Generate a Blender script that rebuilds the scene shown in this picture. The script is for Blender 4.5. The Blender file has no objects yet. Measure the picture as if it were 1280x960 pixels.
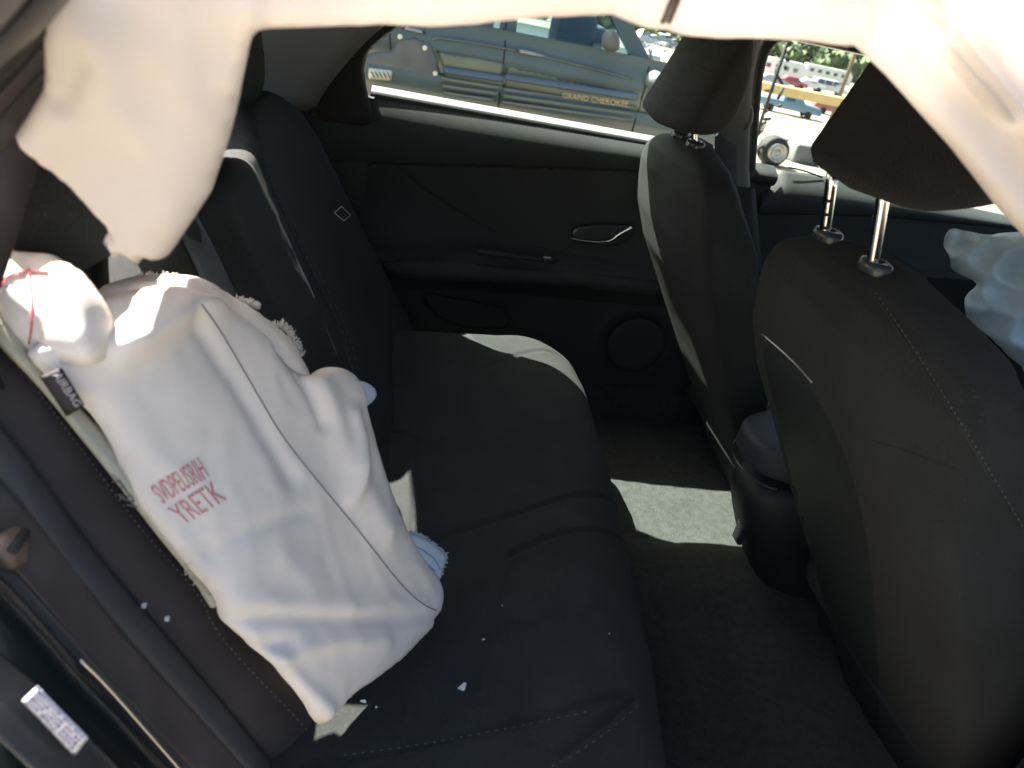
import bpy, bmesh, math, random
import numpy as np
from mathutils import Vector, Matrix, noise
from mathutils.bvhtree import BVHTree
from mathutils.geometry import delaunay_2d_cdt
random.seed(7)
S = bpy.context.scene
# ------------------------------------------------------------------ camera, sky, sun, exposure
FPX = 960.0
PITCH, YAW, ROLL = math.radians(27), math.radians(12), math.radians(12)
CAM = np.array([-0.54474, -1.18622, 1.21839])
FW = np.array([math.sin(YAW)*math.cos(PITCH), math.cos(YAW)*math.cos(PITCH), -math.sin(PITCH)])
_r0 = np.array([math.cos(YAW), -math.sin(YAW), 0.0]); _u0 = np.cross(_r0, FW)
RT = _r0*math.cos(ROLL) + _u0*math.sin(ROLL); UP = -_r0*math.sin(ROLL) + _u0*math.cos(ROLL)
cd = bpy.data.cameras.new('camera'); cam = bpy.data.objects.new('camera', cd); S.collection.objects.link(cam)
cam.matrix_world = Matrix(((RT[0], UP[0], -FW[0], CAM[0]), (RT[1], UP[1], -FW[1], CAM[1]), (RT[2], UP[2], -FW[2], CAM[2]), (0, 0, 0, 1)))
cd.sensor_width = 36; cd.lens = 27; cd.clip_start = 0.02; cd.clip_end = 3000
cd.dof.use_dof = True; cd.dof.focus_distance = 1.45; cd.dof.aperture_fstop = 6.3
S.camera = cam
SUN = Vector((-0.60, 0.545, 1.0)).normalized()          # towards the sun
el = math.asin(SUN.z); az = math.atan2(SUN.x, SUN.y)
w = bpy.data.worlds.new('World'); S.world = w; w.use_nodes = True
nt = w.node_tree; bg = nt.nodes['Background']
sky = nt.nodes.new('ShaderNodeTexSky'); sky.sky_type = 'NISHITA'; sky.sun_disc = False
sky.sun_elevation = el; sky.sun_rotation = az; sky.air_density = 1.2; sky.dust_density = 4.5; sky.ozone_density = 1.0
nt.links.new(sky.outputs[0], bg.inputs[0]); bg.inputs[1].default_value = 0.05
sl = bpy.data.lights.new('sun', 'SUN'); sl.energy = 5.0; sl.angle = math.radians(0.5); sl.color = (1.0, 0.955, 0.86)
so = bpy.data.objects.new('sun', sl); S.collection.objects.link(so)
so.rotation_euler = SUN.to_track_quat('Z', 'Y').to_euler(); so.location = SUN*20
S.view_settings.view_transform = 'Standard'; S.view_settings.look = 'None'; S.view_settings.exposure = 2.85; S.view_settings.gamma = 1
S.view_settings.use_curve_mapping = False

# ------------------------------------------------------------------ pixel -> place helpers
def ray(px, py):
    d = FW + RT*(px-640)/FPX - UP*(py-480)/FPX
    return d/np.linalg.norm(d)
def W(q, p0, n):
    d = ray(*q); n = np.array(n, float)
    return CAM + d*(((np.array(p0)-CAM)@n)/(d@n))
def WY(q, y): return W(q, (0, y, 0), (0, 1, 0))
def WX(q, x): return W(q, (x, 0, 0), (1, 0, 0))
def WZ(q, z): return W(q, (0, 0, z), (0, 0, 1))

# ------------------------------------------------------------------ materials
def mat(name, col, rough=0.6, metal=0.0, bump=None, var=None, sheen=0.0, coat=0.0, spec=None, transl=0.0, bump_strength=0.3, fleck=None, sss=0.0):
    m = bpy.data.materials.new(name); m.use_nodes = True; t = m.node_tree; b = t.nodes['Principled BSDF']
    b.inputs['Base Color'].default_value = (*col, 1); b.inputs['Roughness'].default_value = rough; b.inputs['Metallic'].default_value = metal
    if sheen: b.inputs['Sheen Weight'].default_value = sheen; b.inputs['Sheen Roughness'].default_value = 0.5
    if coat: b.inputs['Coat Weight'].default_value = coat; b.inputs['Coat Roughness'].default_value = 0.05
    if spec is not None: b.inputs['Specular IOR Level'].default_value = spec
    tc = t.nodes.new('ShaderNodeTexCoord')
    if var:   # (scale, amount)
        n = t.nodes.new('ShaderNodeTexNoise'); n.inputs['Scale'].default_value = var[0]; n.inputs['Detail'].default_value = 6
        t.links.new(tc.outputs['Object'], n.inputs['Vector'])
        r = t.nodes.new('ShaderNodeValToRGB'); r.color_ramp.elements[0].position = 0.3; r.color_ramp.elements[1].position = 0.7
        a = var[1]; r.color_ramp.elements[0].color = (*[c*(1-a) for c in col], 1); r.color_ramp.elements[1].color = (*[min(1, c*(1+a)) for c in col], 1)
        t.links.new(n.outputs['Fac'], r.inputs[0]); last = r.outputs[0]
        if fleck:   # (scale, colour, threshold)
            v = t.nodes.new('ShaderNodeTexNoise'); v.inputs['Scale'].default_value = fleck[0]; v.inputs['Detail'].default_value = 2
            t.links.new(tc.outputs['Object'], v.inputs['Vector'])
            rr = t.nodes.new('ShaderNodeValToRGB'); rr.color_ramp.elements[0].position = fleck[2]; rr.color_ramp.elements[1].position = fleck[2]+0.06
            mx = t.nodes.new('ShaderNodeMix'); mx.data_type = 'RGBA'; mx.inputs[7].default_value = (*fleck[1], 1)
            t.links.new(v.outputs['Fac'], rr.inputs[0]); t.links.new(rr.outputs[0], mx.inputs[0]); t.links.new(last, mx.inputs[6]); last = mx.outputs[2]
        t.links.new(last, b.inputs['Base Color'])
    hs = []
    if bump:  # list of (kind, scale)
        for k, sc in bump:
            if k == 'noise':
                n = t.nodes.new('ShaderNodeTexNoise'); n.inputs['Scale'].default_value = sc; n.inputs['Detail'].default_value = 5; o = n.outputs['Fac']
                t.links.new(tc.outputs['Object'], n.inputs['Vector'])
            elif k == 'voronoi':
                n = t.nodes.new('ShaderNodeTexVoronoi'); n.inputs['Scale'].default_value = sc; o = n.outputs['Distance']
                t.links.new(tc.outputs['Object'], n.inputs['Vector'])
            else:
                n = t.nodes.new('ShaderNodeTexWave'); n.inputs['Scale'].default_value = sc; n.bands_direction = k; o = n.outputs['Fac']
                n.inputs['Distortion'].default_value = 0.6
                t.links.new(tc.outputs['Object'], n.inputs['Vector'])
            hs.append(o)
        h = hs[0]
        for o in hs[1:]:
            ad = t.nodes.new('ShaderNodeMath'); ad.operation = 'ADD'; t.links.new(h, ad.inputs[0]); t.links.new(o, ad.inputs[1]); h = ad.outputs[0]
        bp = t.nodes.new('ShaderNodeBump'); bp.inputs['Strength'].default_value = bump_strength; bp.inputs['Distance'].default_value = 0.001
        t.links.new(h, bp.inputs['Height']); t.links.new(bp.outputs[0], b.inputs['Normal'])
    if transl:
        tr = t.nodes.new('ShaderNodeBsdfTranslucent'); tr.inputs[0].default_value = (*col, 1)
        ms = t.nodes.new('ShaderNodeMixShader'); ms.inputs[0].default_value = transl
        out = t.nodes['Material Output']
        t.links.new(b.outputs[0], ms.inputs[1]); t.links.new(tr.outputs[0], ms.inputs[2]); t.links.new(ms.outputs[0], out.inputs[0])
    return m
def glassmat(name, tint, refl=0.9):
    m = bpy.data.materials.new(name); m.use_nodes = True; t = m.node_tree; t.nodes.remove(t.nodes['Principled BSDF'])
    tr = t.nodes.new('ShaderNodeBsdfTransparent'); tr.inputs[0].default_value = (*tint, 1)
    gl = t.nodes.new('ShaderNodeBsdfGlossy'); gl.inputs['Roughness'].default_value = 0.02; gl.inputs[0].default_value = (refl, refl, refl, 1)
    fr = t.nodes.new('ShaderNodeFresnel'); fr.inputs[0].default_value = 1.45
    ms = t.nodes.new('ShaderNodeMixShader'); t.links.new(fr.outputs[0], ms.inputs[0]); t.links.new(tr.outputs[0], ms.inputs[1]); t.links.new(gl.outputs[0], ms.inputs[2])
    t.links.new(ms.outputs[0], t.nodes['Material Output'].inputs[0])
    return m
M = dict(
    fabric=mat('black_seat_fabric', (0.016, 0.0185, 0.0185), 0.70, var=(14, 0.3), bump=[('X', 420), ('Y', 420), ('noise', 500)], sheen=0.04, spec=0.30, bump_strength=0.55, fleck=(420, (0.040, 0.046, 0.043), 0.62)),
    fabric_warm=mat('charcoal_seat_fabric', (0.0190, 0.0205, 0.0205), 0.9, var=(9, 0.25), bump=[('X', 450), ('Z', 450), ('noise', 300)], sheen=0.05, spec=0.15, bump_strength=0.7, fleck=(300, (0.042, 0.042, 0.042), 0.64)),
    leatherette=mat('brown_black_leatherette', (0.040, 0.033, 0.035), 0.7, var=(20, 0.15), bump=[('voronoi', 700), ('noise', 60)], bump_strength=0.25, spec=0.3),
    plastic=mat('black_grained_plastic', (0.018, 0.021, 0.021), 0.55, var=(6, 0.2), bump=[('voronoi', 900)], bump_strength=0.25, spec=0.35),
    plastic_pad=mat('soft_black_door_pad', (0.024, 0.028, 0.028), 0.65, var=(7, 0.15), bump=[('voronoi', 800)], bump_strength=0.3, spec=0.3),
    door_insert=mat('dark_door_insert', (0.033, 0.033, 0.032), 0.85, var=(8, 0.15), bump=[('X', 300), ('Z', 300)], bump_strength=0.3, spec=0.2),
    plastic_gloss=mat('dark_gloss_plastic', (0.03, 0.035, 0.04), 0.25, spec=0.5),
    greytrim=mat('light_grey_pillar_trim', (0.15, 0.155, 0.145), 0.8, var=(10, 0.06), bump=[('voronoi', 600)], bump_strength=0.2),
    headliner=mat('pale_headliner', (0.22, 0.22, 0.20), 0.95, var=(30, 0.05), bump=[('noise', 500)], bump_strength=0.3),
    carpet=mat('black_carpet', (0.028, 0.032, 0.030), 0.75, var=(60, 0.35), bump=[('noise', 350), ('voronoi', 500)], bump_strength=1.0, sheen=0.05, spec=0.3, fleck=(500, (0.055, 0.058, 0.05), 0.58)),
    bag=mat('white_airbag_nylon', (0.90, 0.815, 0.745), 0.75, var=(6, 0.05), bump=[('X', 520), ('Z', 520), ('noise', 90)], bump_strength=0.22, transl=0.12, spec=0.2),
    curtain=mat('cream_curtain_airbag_nylon', (0.85, 0.78, 0.735), 0.7, var=(8, 0.04), bump=[('X', 400), ('Z', 400), ('noise', 70)], bump_strength=0.12, transl=0.4, spec=0.2),
    bluebag=mat('pale_blue_airbag_cloth', (0.72, 0.82, 0.86), 0.45, var=(12, 0.10), bump=[('noise', 90)], bump_strength=0.6, transl=0.15),
    bluecloth=mat('bluish_white_cloth', (0.62, 0.70, 0.80), 0.8, transl=0.2, bump=[('noise', 300)]),
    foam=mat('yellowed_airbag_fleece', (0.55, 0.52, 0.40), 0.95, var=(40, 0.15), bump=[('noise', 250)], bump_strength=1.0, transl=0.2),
    chrome=mat('polished_steel', (0.82, 0.80, 0.77), 0.14, 1.0, bump=[('noise', 40)], bump_strength=0.05),
    satin=mat('satin_silver', (0.62, 0.60, 0.57), 0.3, 1.0),
    webbing=mat('grey_seat_belt_webbing', (0.075, 0.080, 0.088), 0.8, var=(40, 0.1), bump=[('X', 300), ('Z', 300)], bump_strength=0.5),
    rubber=mat('grey_door_seal_rubber', (0.045, 0.043, 0.046), 0.55, var=(30, 0.15), bump=[('noise', 200)], bump_strength=0.2),
    rubber_brown=mat('dusty_brown_seal_rubber', (0.085, 0.068, 0.064), 0.5, var=(22, 0.2), bump=[('noise', 150)], bump_strength=0.25),
    blackrub=mat('black_rubber', (0.012, 0.012, 0.012), 0.7),
    paint=mat('black_car_paint', (0.008, 0.011, 0.012), 0.3, coat=0.25, spec=0.35),
    greypanel=mat('dusty_grey_body_panel', (0.05, 0.048, 0.048), 0.45, var=(9, 0.2), coat=0.3),
    sticker=mat('white_sticker_paper', (0.62, 0.60, 0.66), 0.5),
    ink=mat('violet_sticker_ink', (0.16, 0.15, 0.30), 0.7),
    red=mat('faded_red_ink', (0.60, 0.26, 0.25), 0.8),
    thread=mat('dark_thread', (0.16, 0.15, 0.16), 0.9),
    thread_pale=mat('pale_seat_thread', (0.11, 0.12, 0.115), 0.9),
    redthread=mat('red_thread', (0.55, 0.10, 0.12), 0.9),
    bluethread=mat('blue_thread', (0.10, 0.22, 0.45), 0.9),
    tag=mat('black_woven_tag', (0.035, 0.03, 0.034), 0.8, bump=[('X', 600)]),
    tagink=mat('grey_tag_lettering', (0.42, 0.38, 0.38), 0.8),
    shelf=mat('black_parcel_shelf_felt', (0.012, 0.013, 0.013), 1.0, spec=0.1, bump=[('noise', 400)]),
    sill=mat('weathered_grey_sill_rubber', (0.11, 0.11, 0.105), 0.7, var=(30, 0.2)),
    console=mat('slate_console_leatherette', (0.030, 0.035, 0.044), 0.6, bump=[('voronoi', 700)]),
    isofix=mat('white_plastic_edge', (0.55, 0.55, 0.53), 0.6),
    glass=glassmat('clear_car_glass', (0.90, 0.94, 0.92)),
    glass_suv=glassmat('suv_window_glass', (0.70, 0.82, 0.84)),
    suv=mat('dark_teal_car_paint', (0.070, 0.088, 0.080), 0.25, coat=0.6, var=(2.0, 0.12), spec=0.6),
    suv_clad=mat('dull_green_body_cladding', (0.17, 0.175, 0.125), 0.42, var=(3, 0.1)),
    suv_band=mat('blue_grey_reflection_and_gap', (0.07, 0.11, 0.17), 0.35),  # dark blue reflection put into a colour; also fills the rib gaps
    suv_grey=mat('matt_grey_wheel_arch_flare', (0.12, 0.125, 0.125), 0.6, var=(5, 0.25)),
    suv_in=mat('tan_grey_suv_interior', (0.10, 0.12, 0.15), 0.9),
    gold=mat('gold_lettering', (0.45, 0.37, 0.22), 0.4, 0.3),
    badge=mat('cream_badge', (0.85, 0.80, 0.62), 0.4),
    dirt=mat('pale_gravel_dirt', (0.22, 0.195, 0.15), 1.0, var=(0.5, 0.25), bump=[('noise', 8), ('voronoi', 20)], bump_strength=1.0),
    foliage=mat('summer_foliage', (0.105, 0.14, 0.062), 0.9, var=(0.35, 0.45)),
    tyre=mat('tyre_rubber', (0.022, 0.022, 0.022), 0.8),
    rim=mat('dusty_alloy_rim', (0.45, 0.43, 0.40), 0.4, 0.6),
    yellow=mat('haze_paled_yellow_steel', (0.58, 0.44, 0.20), 0.6, var=(1, 0.15)),  # yellow paled in the colour itself to stand in for distance haze
    white=mat('white_vehicle_paint', (0.60, 0.60, 0.58), 0.35, var=(1, 0.08)),
    redp=mat('red_vehicle_paint', (0.30, 0.08, 0.08), 0.3, coat=0.5),
    bluep=mat('blue_grey_vehicle_paint', (0.10, 0.19, 0.27), 0.3, coat=0.5),
    silver=mat('silver_vehicle_paint', (0.35, 0.36, 0.38), 0.3, 0.4),
    darkglass=mat('dark_vehicle_windows', (0.04, 0.06, 0.08), 0.1, spec=0.7),
    wood=mat('weathered_pole_wood', (0.16, 0.12, 0.08), 0.9),
    crumb=mat('glass_crumb', (0.75, 0.78, 0.76), 0.2),
    rust=mat('tan_latch_metal', (0.16, 0.11, 0.09), 0.55, 0.3, var=(60, 0.3)),
)
# ------------------------------------------------------------------ object helpers
def props(o, label=None, cat=None, group=None, kind=None):
    if label: o['label'] = label
    if cat: o['category'] = cat
    if group: o['group'] = group
    if kind: o['kind'] = kind
    return o
def thing(name, loc, label, cat, group=None):
    o = bpy.data.objects.new(name, None); S.collection.objects.link(o); o.location = loc; o.empty_display_size = 0.05
    return props(o, label, cat, group)
def wloc(o):
    v = np.zeros(3)
    while o is not None: v += np.array(o.location); o = o.parent
    return v
BV = {}
def mesh(name, verts, faces, m, parent=None, smooth=True, label=None, cat=None, group=None, kind=None, keep=False):
    verts = np.asarray(verts, float)
    if keep: BV[keep] = BVHTree.FromPolygons([tuple(v) for v in verts], [tuple(f) for f in faces])
    off = wloc(parent) if parent is not None else np.zeros(3)
    me = bpy.data.meshes.new(name); me.from_pydata([tuple(v-off) for v in verts], [], [tuple(int(i) for i in f) for f in faces])
    bm = bmesh.new(); bm.from_mesh(me); bmesh.ops.recalc_face_normals(bm, faces=bm.faces); bm.to_mesh(me); bm.free()
    me.materials.append(m if not isinstance(m, str) else M[m])
    if smooth: me.polygons.foreach_set('use_smooth', [True]*len(me.polygons))
    o = bpy.data.objects.new(name, me); S.collection.objects.link(o)
    if parent is not None: o.parent = parent
    return props(o, label, cat, group, kind)
def flat(o, ang=35):
    me = o.data
    me.polygons.foreach_set('use_smooth', [True]*len(me.polygons))
    bm = bmesh.new(); bm.from_mesh(me)
    for e in bm.edges:
        if len(e.link_faces) == 2 and e.calc_face_angle(0) > math.radians(ang): e.smooth = False
    bm.to_mesh(me); bm.free()
    return o
def chaikin(p, n=2, closed=True):
    p = [np.array(q, float) for q in p]
    for _ in range(n):
        o = []
        if not closed: o.append(p[0])
        for i in range(len(p) if closed else len(p)-1):
            a, b = p[i], p[(i+1) % len(p)]
            o += [a*.75+b*.25, a*.25+b*.75]
        if not closed: o.append(p[-1])
        p = o
    return p
def resample(p, step=None, n=None, closed=False):
    p = [np.array(q, float) for q in p]
    if closed: p = p+[p[0]]
    seg = [np.linalg.norm(p[i+1]-p[i]) for i in range(len(p)-1)]; cum = np.concatenate([[0], np.cumsum(seg)]); L = cum[-1]
    if n is None: n = max(3, int(L/step))
    ts = np.linspace(0, L, n+1)[:-1] if closed else np.linspace(0, L, n)
    P = np.array(p)
    return np.stack([np.interp(ts, cum, P[:, k]) for k in range(P.shape[1])], 1)
def segdist(pts, poly, closed=True):
    pts = np.asarray(pts); poly = np.asarray(poly)
    A = poly if closed else poly[:-1]; B_ = np.roll(poly, -1, 0) if closed else poly[1:]
    d = np.full(len(pts), 1e9)
    for a, b in zip(A, B_):
        ab = b-a; L = ab@ab
        t = np.clip(((pts-a)@ab)/(L if L > 1e-12 else 1), 0, 1)
        d = np.minimum(d, np.linalg.norm(pts-(a+t[:, None]*ab), axis=1))
    return d
def frame(n):
    n = np.array(n, float); n /= np.linalg.norm(n)
    u = np.cross((0, 0, 1), n)
    if np.linalg.norm(u) < 1e-3: u = np.array([1., 0, 0])
    u /= np.linalg.norm(u); v = np.cross(n, u)
    return u, v, n
def pillow(name, pts3, n, front, back, rnd, m, parent=None, step=0.008, smooth=2, disp=None, power=0.5, **kw):
    """closed solid: an outline in a plane (normal n towards the viewer side), rounded edges, optional relief disp(points2d, frame)->offset"""
    u, v, n = frame(n); p0 = np.array(pts3[0])
    P2 = [((np.array(q)-p0)@u, (np.array(q)-p0)@v) for q in pts3]
    if smooth: P2 = chaikin(P2, smooth)
    bd = resample(P2, step=step, closed=True)
    mn, mx = bd.min(0), bd.max(0)
    gx, gy = np.meshgrid(np.arange(mn[0], mx[0], step), np.arange(mn[1], mx[1], step)); gy[:, ::2] += step*.5
    g = np.stack([gx.ravel(), gy.ravel()], 1)
    # inside test
    ins = np.zeros(len(g), bool); j = len(bd)-1
    for i in range(len(bd)):
        a, b = bd[i], bd[j]
        c = ((a[1] > g[:, 1]) != (b[1] > g[:, 1])) & (g[:, 0] < (b[0]-a[0])*(g[:, 1]-a[1])/((b[1]-a[1]) if abs(b[1]-a[1]) > 1e-12 else 1e-12)+a[0])
        ins ^= c; j = i
    g = g[ins]; g = g[segdist(g, bd) > step*.55] if len(g) else g
    allp = np.concatenate([bd, g]) if len(g) else bd
    nb = len(bd)
    res = delaunay_2d_cdt([Vector(q) for q in allp], [], [list(range(nb))], 1, 1e-7)
    V2 = np.array([tuple(q) for q in res[0]]); F = [list(f) for f in res[2]]
    d = segdist(V2, bd); isb = d < 1e-6
    k = (1-(1-np.clip(d/rnd, 0, 1))**2)**power
    dd = disp(V2, p0, u, v) if disp else np.zeros(len(V2))
    top = p0+V2[:, :1]*u+V2[:, 1:]*v+n*(front*k+dd)[:, None]
    bot = p0+V2[:, :1]*u+V2[:, 1:]*v+n*(-back*k+dd)[:, None]
    idx = np.arange(len(V2)); bi = idx.copy(); cnt = len(V2); extra = []
    for i in idx:
        if not isb[i]: bi[i] = cnt; cnt += 1; extra.append(bot[i])
    VV = np.concatenate([top, np.array(extra)]) if extra else top
    FF = F+[[bi[i] for i in reversed(f)] for f in F]
    return mesh(name, VV, FF, m, parent, **kw)
def tube(name, pts, r, m, parent=None, seg=8, closed=False, ry=None, **kw):
    """tube along points; r may be a list"""
    P = np.array(pts, float); N = len(P); R = r if hasattr(r, '__len__') else [r]*N
    T = np.gradient(P, axis=0); T /= np.linalg.norm(T, axis=1)[:, None]+1e-12
    up = np.array([0.13, 0.21, 1.0]); V, F = [], []
    for i in range(N):
        a = np.cross(T[i], up); a /= np.linalg.norm(a)+1e-9; b = np.cross(T[i], a)
        for k in range(seg):
            t = 2*math.pi*k/seg; V.append(P[i]+R[i]*(a*math.cos(t)+b*math.sin(t)*(ry or 1)))
    for i in range(N-1):
        for k in range(seg):
            F.append((i*seg+k, i*seg+(k+1) % seg, (i+1)*seg+(k+1) % seg, (i+1)*seg+k))
    F.append(tuple(reversed(range(seg)))); F.append(tuple(range((N-1)*seg, N*seg)))
    return mesh(name, V, F, m, parent, **kw)
class MB:
    def __init__(s): s.v, s.f = [], []
    def add(s, V, F):
        o = len(s.v); s.v += [tuple(q) for q in V]; s.f += [tuple(i+o for i in f) for f in F]
    def box(s, a, b):
        (x0, y0, z0), (x1, y1, z1) = a, b
        s.add([(x0, y0, z0), (x1, y0, z0), (x1, y1, z0), (x0, y1, z0), (x0, y0, z1), (x1, y0, z1), (x1, y1, z1), (x0, y1, z1)],
              [(0, 3, 2, 1), (4, 5, 6, 7), (0, 1, 5, 4), (1, 2, 6, 5), (2, 3, 7, 6), (3, 0, 4, 7)])
    def bar(s, a, b, r, seg=5):
        a, b = np.array(a, float), np.array(b, float); d = b-a; d /= np.linalg.norm(d)+1e-9
        x = np.cross(d, (0.3, 0.2, 0.9)); x /= np.linalg.norm(x); y = np.cross(d, x); V = []
        for e in (a, b):
            for k in range(seg): t = 2*math.pi*k/seg; V.append(e+r*(x*math.cos(t)+y*math.sin(t)))
        s.add(V, [(k, (k+1) % seg, seg+(k+1) % seg, seg+k) for k in range(seg)]+[tuple(range(seg)), tuple(range(seg, 2*seg))])
    def build(s, name, m, parent=None, **kw): return mesh(name, s.v, s.f, m, parent, **kw)
def bevel(o, wd, seg=3):
    bm = bmesh.new(); bm.from_mesh(o.data); bmesh.ops.bevel(bm, geom=list(bm.edges), offset=wd, segments=seg, affect='EDGES', profile=0.5, clamp_overlap=True); bm.to_mesh(o.data); bm.free()
    return flat(o, 40)
def on(key, pts, lift=0.0006):
    """where the sight lines of the listed picture points meet an already built surface"""
    out = []
    for q in pts:
        d = Vector(ray(*q)); h = BV[key].ray_cast(Vector(CAM), d)
        if h[0] is not None: out.append(np.array(h[0]-d*lift))
    return out
def densify(pts, n=3, closed=False, step=6):
    return resample(chaikin(pts, n, closed), step=step)
def stitch(name, key, pts, r, m, parent, dash=7.0, gap=4.0, lift=0.0006, off=None, **kw):
    P = resample(chaikin(pts, 2, False), step=(dash+gap)/2)
    mb = MB()
    for i in range(0, len(P)-1, 2):
        a = P[i]; b = P[i+1]; b = a+(b-a)*(dash/((dash+gap)/2))*0.5 if gap else b
        h = on(key, [a, b], lift)
        if len(h) == 2 and np.linalg.norm(h[1]-h[0]) < 0.05: mb.bar(h[0], h[1], r)
    return mb.build(name, m, parent, kind='stuff', **kw) if mb.v else None
def line(name, key, pts, r, m, parent, lift=0.0004, **kw):
    h = on(key, resample(chaikin(pts, 2, False), step=5), lift)
    return tube(name, h, r, m, parent, seg=6, **kw)
def ribbon(name, EA, EB, bulge, depth, m, parent, n=40, k=9, towards=(0, -1, 0), relief=None, **kw):
    """strip between two 3-D edge curves, bowed towards the viewer side, closed behind"""
    A = resample(chaikin(EA, 2, False), n=n); B_ = resample(chaikin(EB, 2, False), n=n); t = np.array(towards, float)
    V, F = [], []
    for i in range(n):
        for j in range(k):
            s = j/(k-1); V.append(A[i]*(1-s)+B_[i]*s+t*bulge*math.sqrt(max(0, 1-(2*s-1)**2)))
        for j in range(k):
            s = 1-j/(k-1); V.append(A[i]*(1-s)+B_[i]*s-t*(depth if 0 < j < k-1 else depth*.6))
    K = 2*k
    for i in range(n-1):
        for j in range(K): F.append((i*K+j, i*K+(j+1) % K, (i+1)*K+(j+1) % K, (i+1)*K+j))
    F.append(tuple(reversed(range(K)))); F.append(tuple(range((n-1)*K, n*K)))
    return mesh(name, V, F, m, parent, **kw)
def text_mesh(txt):
    c = bpy.data.curves.new('t', 'FONT'); c.body = txt; c.size = 1.0; c.fill_mode = 'FRONT'; c.resolution_u = 3
    o = bpy.data.objects.new('t', c); S.collection.objects.link(o); bpy.context.view_layer.update()
    me = bpy.data.meshes.new_from_object(o.evaluated_get(bpy.context.evaluated_depsgraph_get()))
    V = np.array([tuple(v.co) for v in me.vertices]); F = [tuple(p.vertices) for p in me.polygons]
    bpy.data.objects.remove(o); bpy.data.curves.remove(c); bpy.data.meshes.remove(me)
    mn, mx = V.min(0), V.max(0)
    U = (V[:, :2]-mn[:2])/(mx[:2]-mn[:2])
    return U, F
def text_on(name, txt, quad, key, m, parent, lift=0.0006, flip=False, bold=0.0, **kw):
    """flat lettering laid on a built surface inside the quad TL, TR, BR, BL"""
    U, F = text_mesh(txt); TL, TR, BR, BL = [np.array(q, float) for q in quad]; V = []
    for a, b in U:
        if flip: a = 1-a
        q = (BL*(1-a)+BR*a)*(1-b)+(TL*(1-a)+TR*a)*b
        h = on(key, [q], lift)
        V.append(h[0] if h else CAM+ray(*q)*0.9)
    o = mesh(name, V, F, m, parent, smooth=False, **kw)
    md = o.modifiers.new('thick', 'SOLIDIFY'); md.thickness = 0.0004; md.offset = 0
    return o
def grid(name, fn, us, vs, m, parent=None, back=None, **kw):
    V = [fn(a, b) for a in us for b in vs]; nu, nv = len(us), len(vs)
    F = [(i*nv+j, i*nv+j+1, (i+1)*nv+j+1, (i+1)*nv+j) for i in range(nu-1) for j in range(nv-1)]
    return mesh(name, V, F, m, parent, **kw)
def fbm(p, s, o=4): return noise.fractal(Vector(p)*s, 1.0, 2.0, o)
def gs(x, w): return np.exp(-(x/w)**2)
def lerp_tab(tab, z):
    a = np.array(tab); return [float(np.interp(z, a[:, 0], a[:, k])) for k in range(1, a.shape[1])]

# ================================================================== SETTING outside
def ground_fn(x, y):
    r = math.hypot(x, y); h = 0.0
    if r > 3: h += 0.03*fbm((x, y, 0), 0.5)
    t = min(1, max(0, (y*.93+x*.36-7.5)/27)); h -= 4.0*t*t*(3-2*t)
    return (x, y, h)
def on_ground(q):
    d = ray(*q); t = 1.0
    while t < 900:
        p = CAM+d*t
        if p[2] < ground_fn(p[0], p[1])[2]: return p
        t += .05+t*.004
    return CAM+d*t
gx = np.concatenate([-np.geomspace(1500, 6, 40), np.linspace(-5, 30, 70), np.geomspace(31, 1500, 40)])
gy = np.concatenate([-np.geomspace(1500, 6, 30), np.linspace(-5, 40, 80), np.geomspace(41, 1500, 40)])
grid('ground', ground_fn, gx, gy, 'dirt', label='pale sunlit dirt ground of the car lot', kind='structure')
# gravel close by the far side
mb = MB()
for i in range(900):
    x = random.uniform(-1, 10); y = random.uniform(2.0, 14); r = random.uniform(.01, .035)
    V = [(x+r*random.uniform(.6, 1)*math.cos(a)*c, y+r*random.uniform(.6, 1)*math.sin(a)*c, z*r) for a, c, z in
         [(0, 1, .3), (1.57, 1, .3), (3.14, 1, .3), (4.71, 1, .3), (0, 0, 1), (0, 0, -.3)]]
    mb.add(V, [(0, 1, 4), (1, 2, 4), (2, 3, 4), (3, 0, 4), (1, 0, 5), (2, 1, 5), (3, 2, 5), (0, 3, 5)])
mb.build('gravel', 'dirt', label='loose pale stones on the dirt of the lot', kind='stuff', smooth=False)
# far wooded hills
def hill(a, t):
    R = 420+t*300; ang = a
    h = -4+(3+11*t)*(0.75+0.35*fbm((math.cos(a)*3, math.sin(a)*3, 1), 1.6))-1.5 if t > 0 else -2
    return (R*math.sin(ang), R*math.cos(ang), h)
grid('hills', hill, np.linspace(-0.9, 1.6, 160), np.linspace(0, 1, 8), 'foliage', label='low wooded hills on the horizon', kind='structure')
mb = MB()
def clump(x, y, z, r, n):
    for _ in range(n):
        v = Vector((random.gauss(0, 1), random.gauss(0, 1), random.gauss(0, .8))).normalized()*r*random.uniform(.55, 1.05)
        c = Vector((x, y, z))+v; s = r*random.uniform(.16, .34)
        a = Vector((random.gauss(0, 1), random.gauss(0, 1), random.gauss(0, 1))).normalized(); b = a.cross(v).normalized(); a = a*s; b = b*s
        mb.add([c-a, c+b, c+a, c-b], [(0, 1, 2, 3)])
for i in range(240):
    a = random.uniform(-0.7, 1.35); R = random.uniform(165, 260); r = random.uniform(2.6, 4.8)
    clump(R*math.sin(a), R*math.cos(a), r*.75-4.2, r, 110)
mb.build('far_trees', 'foliage', label='band of green trees behind the far rows of vehicles', kind='stuff', smooth=False)

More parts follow.
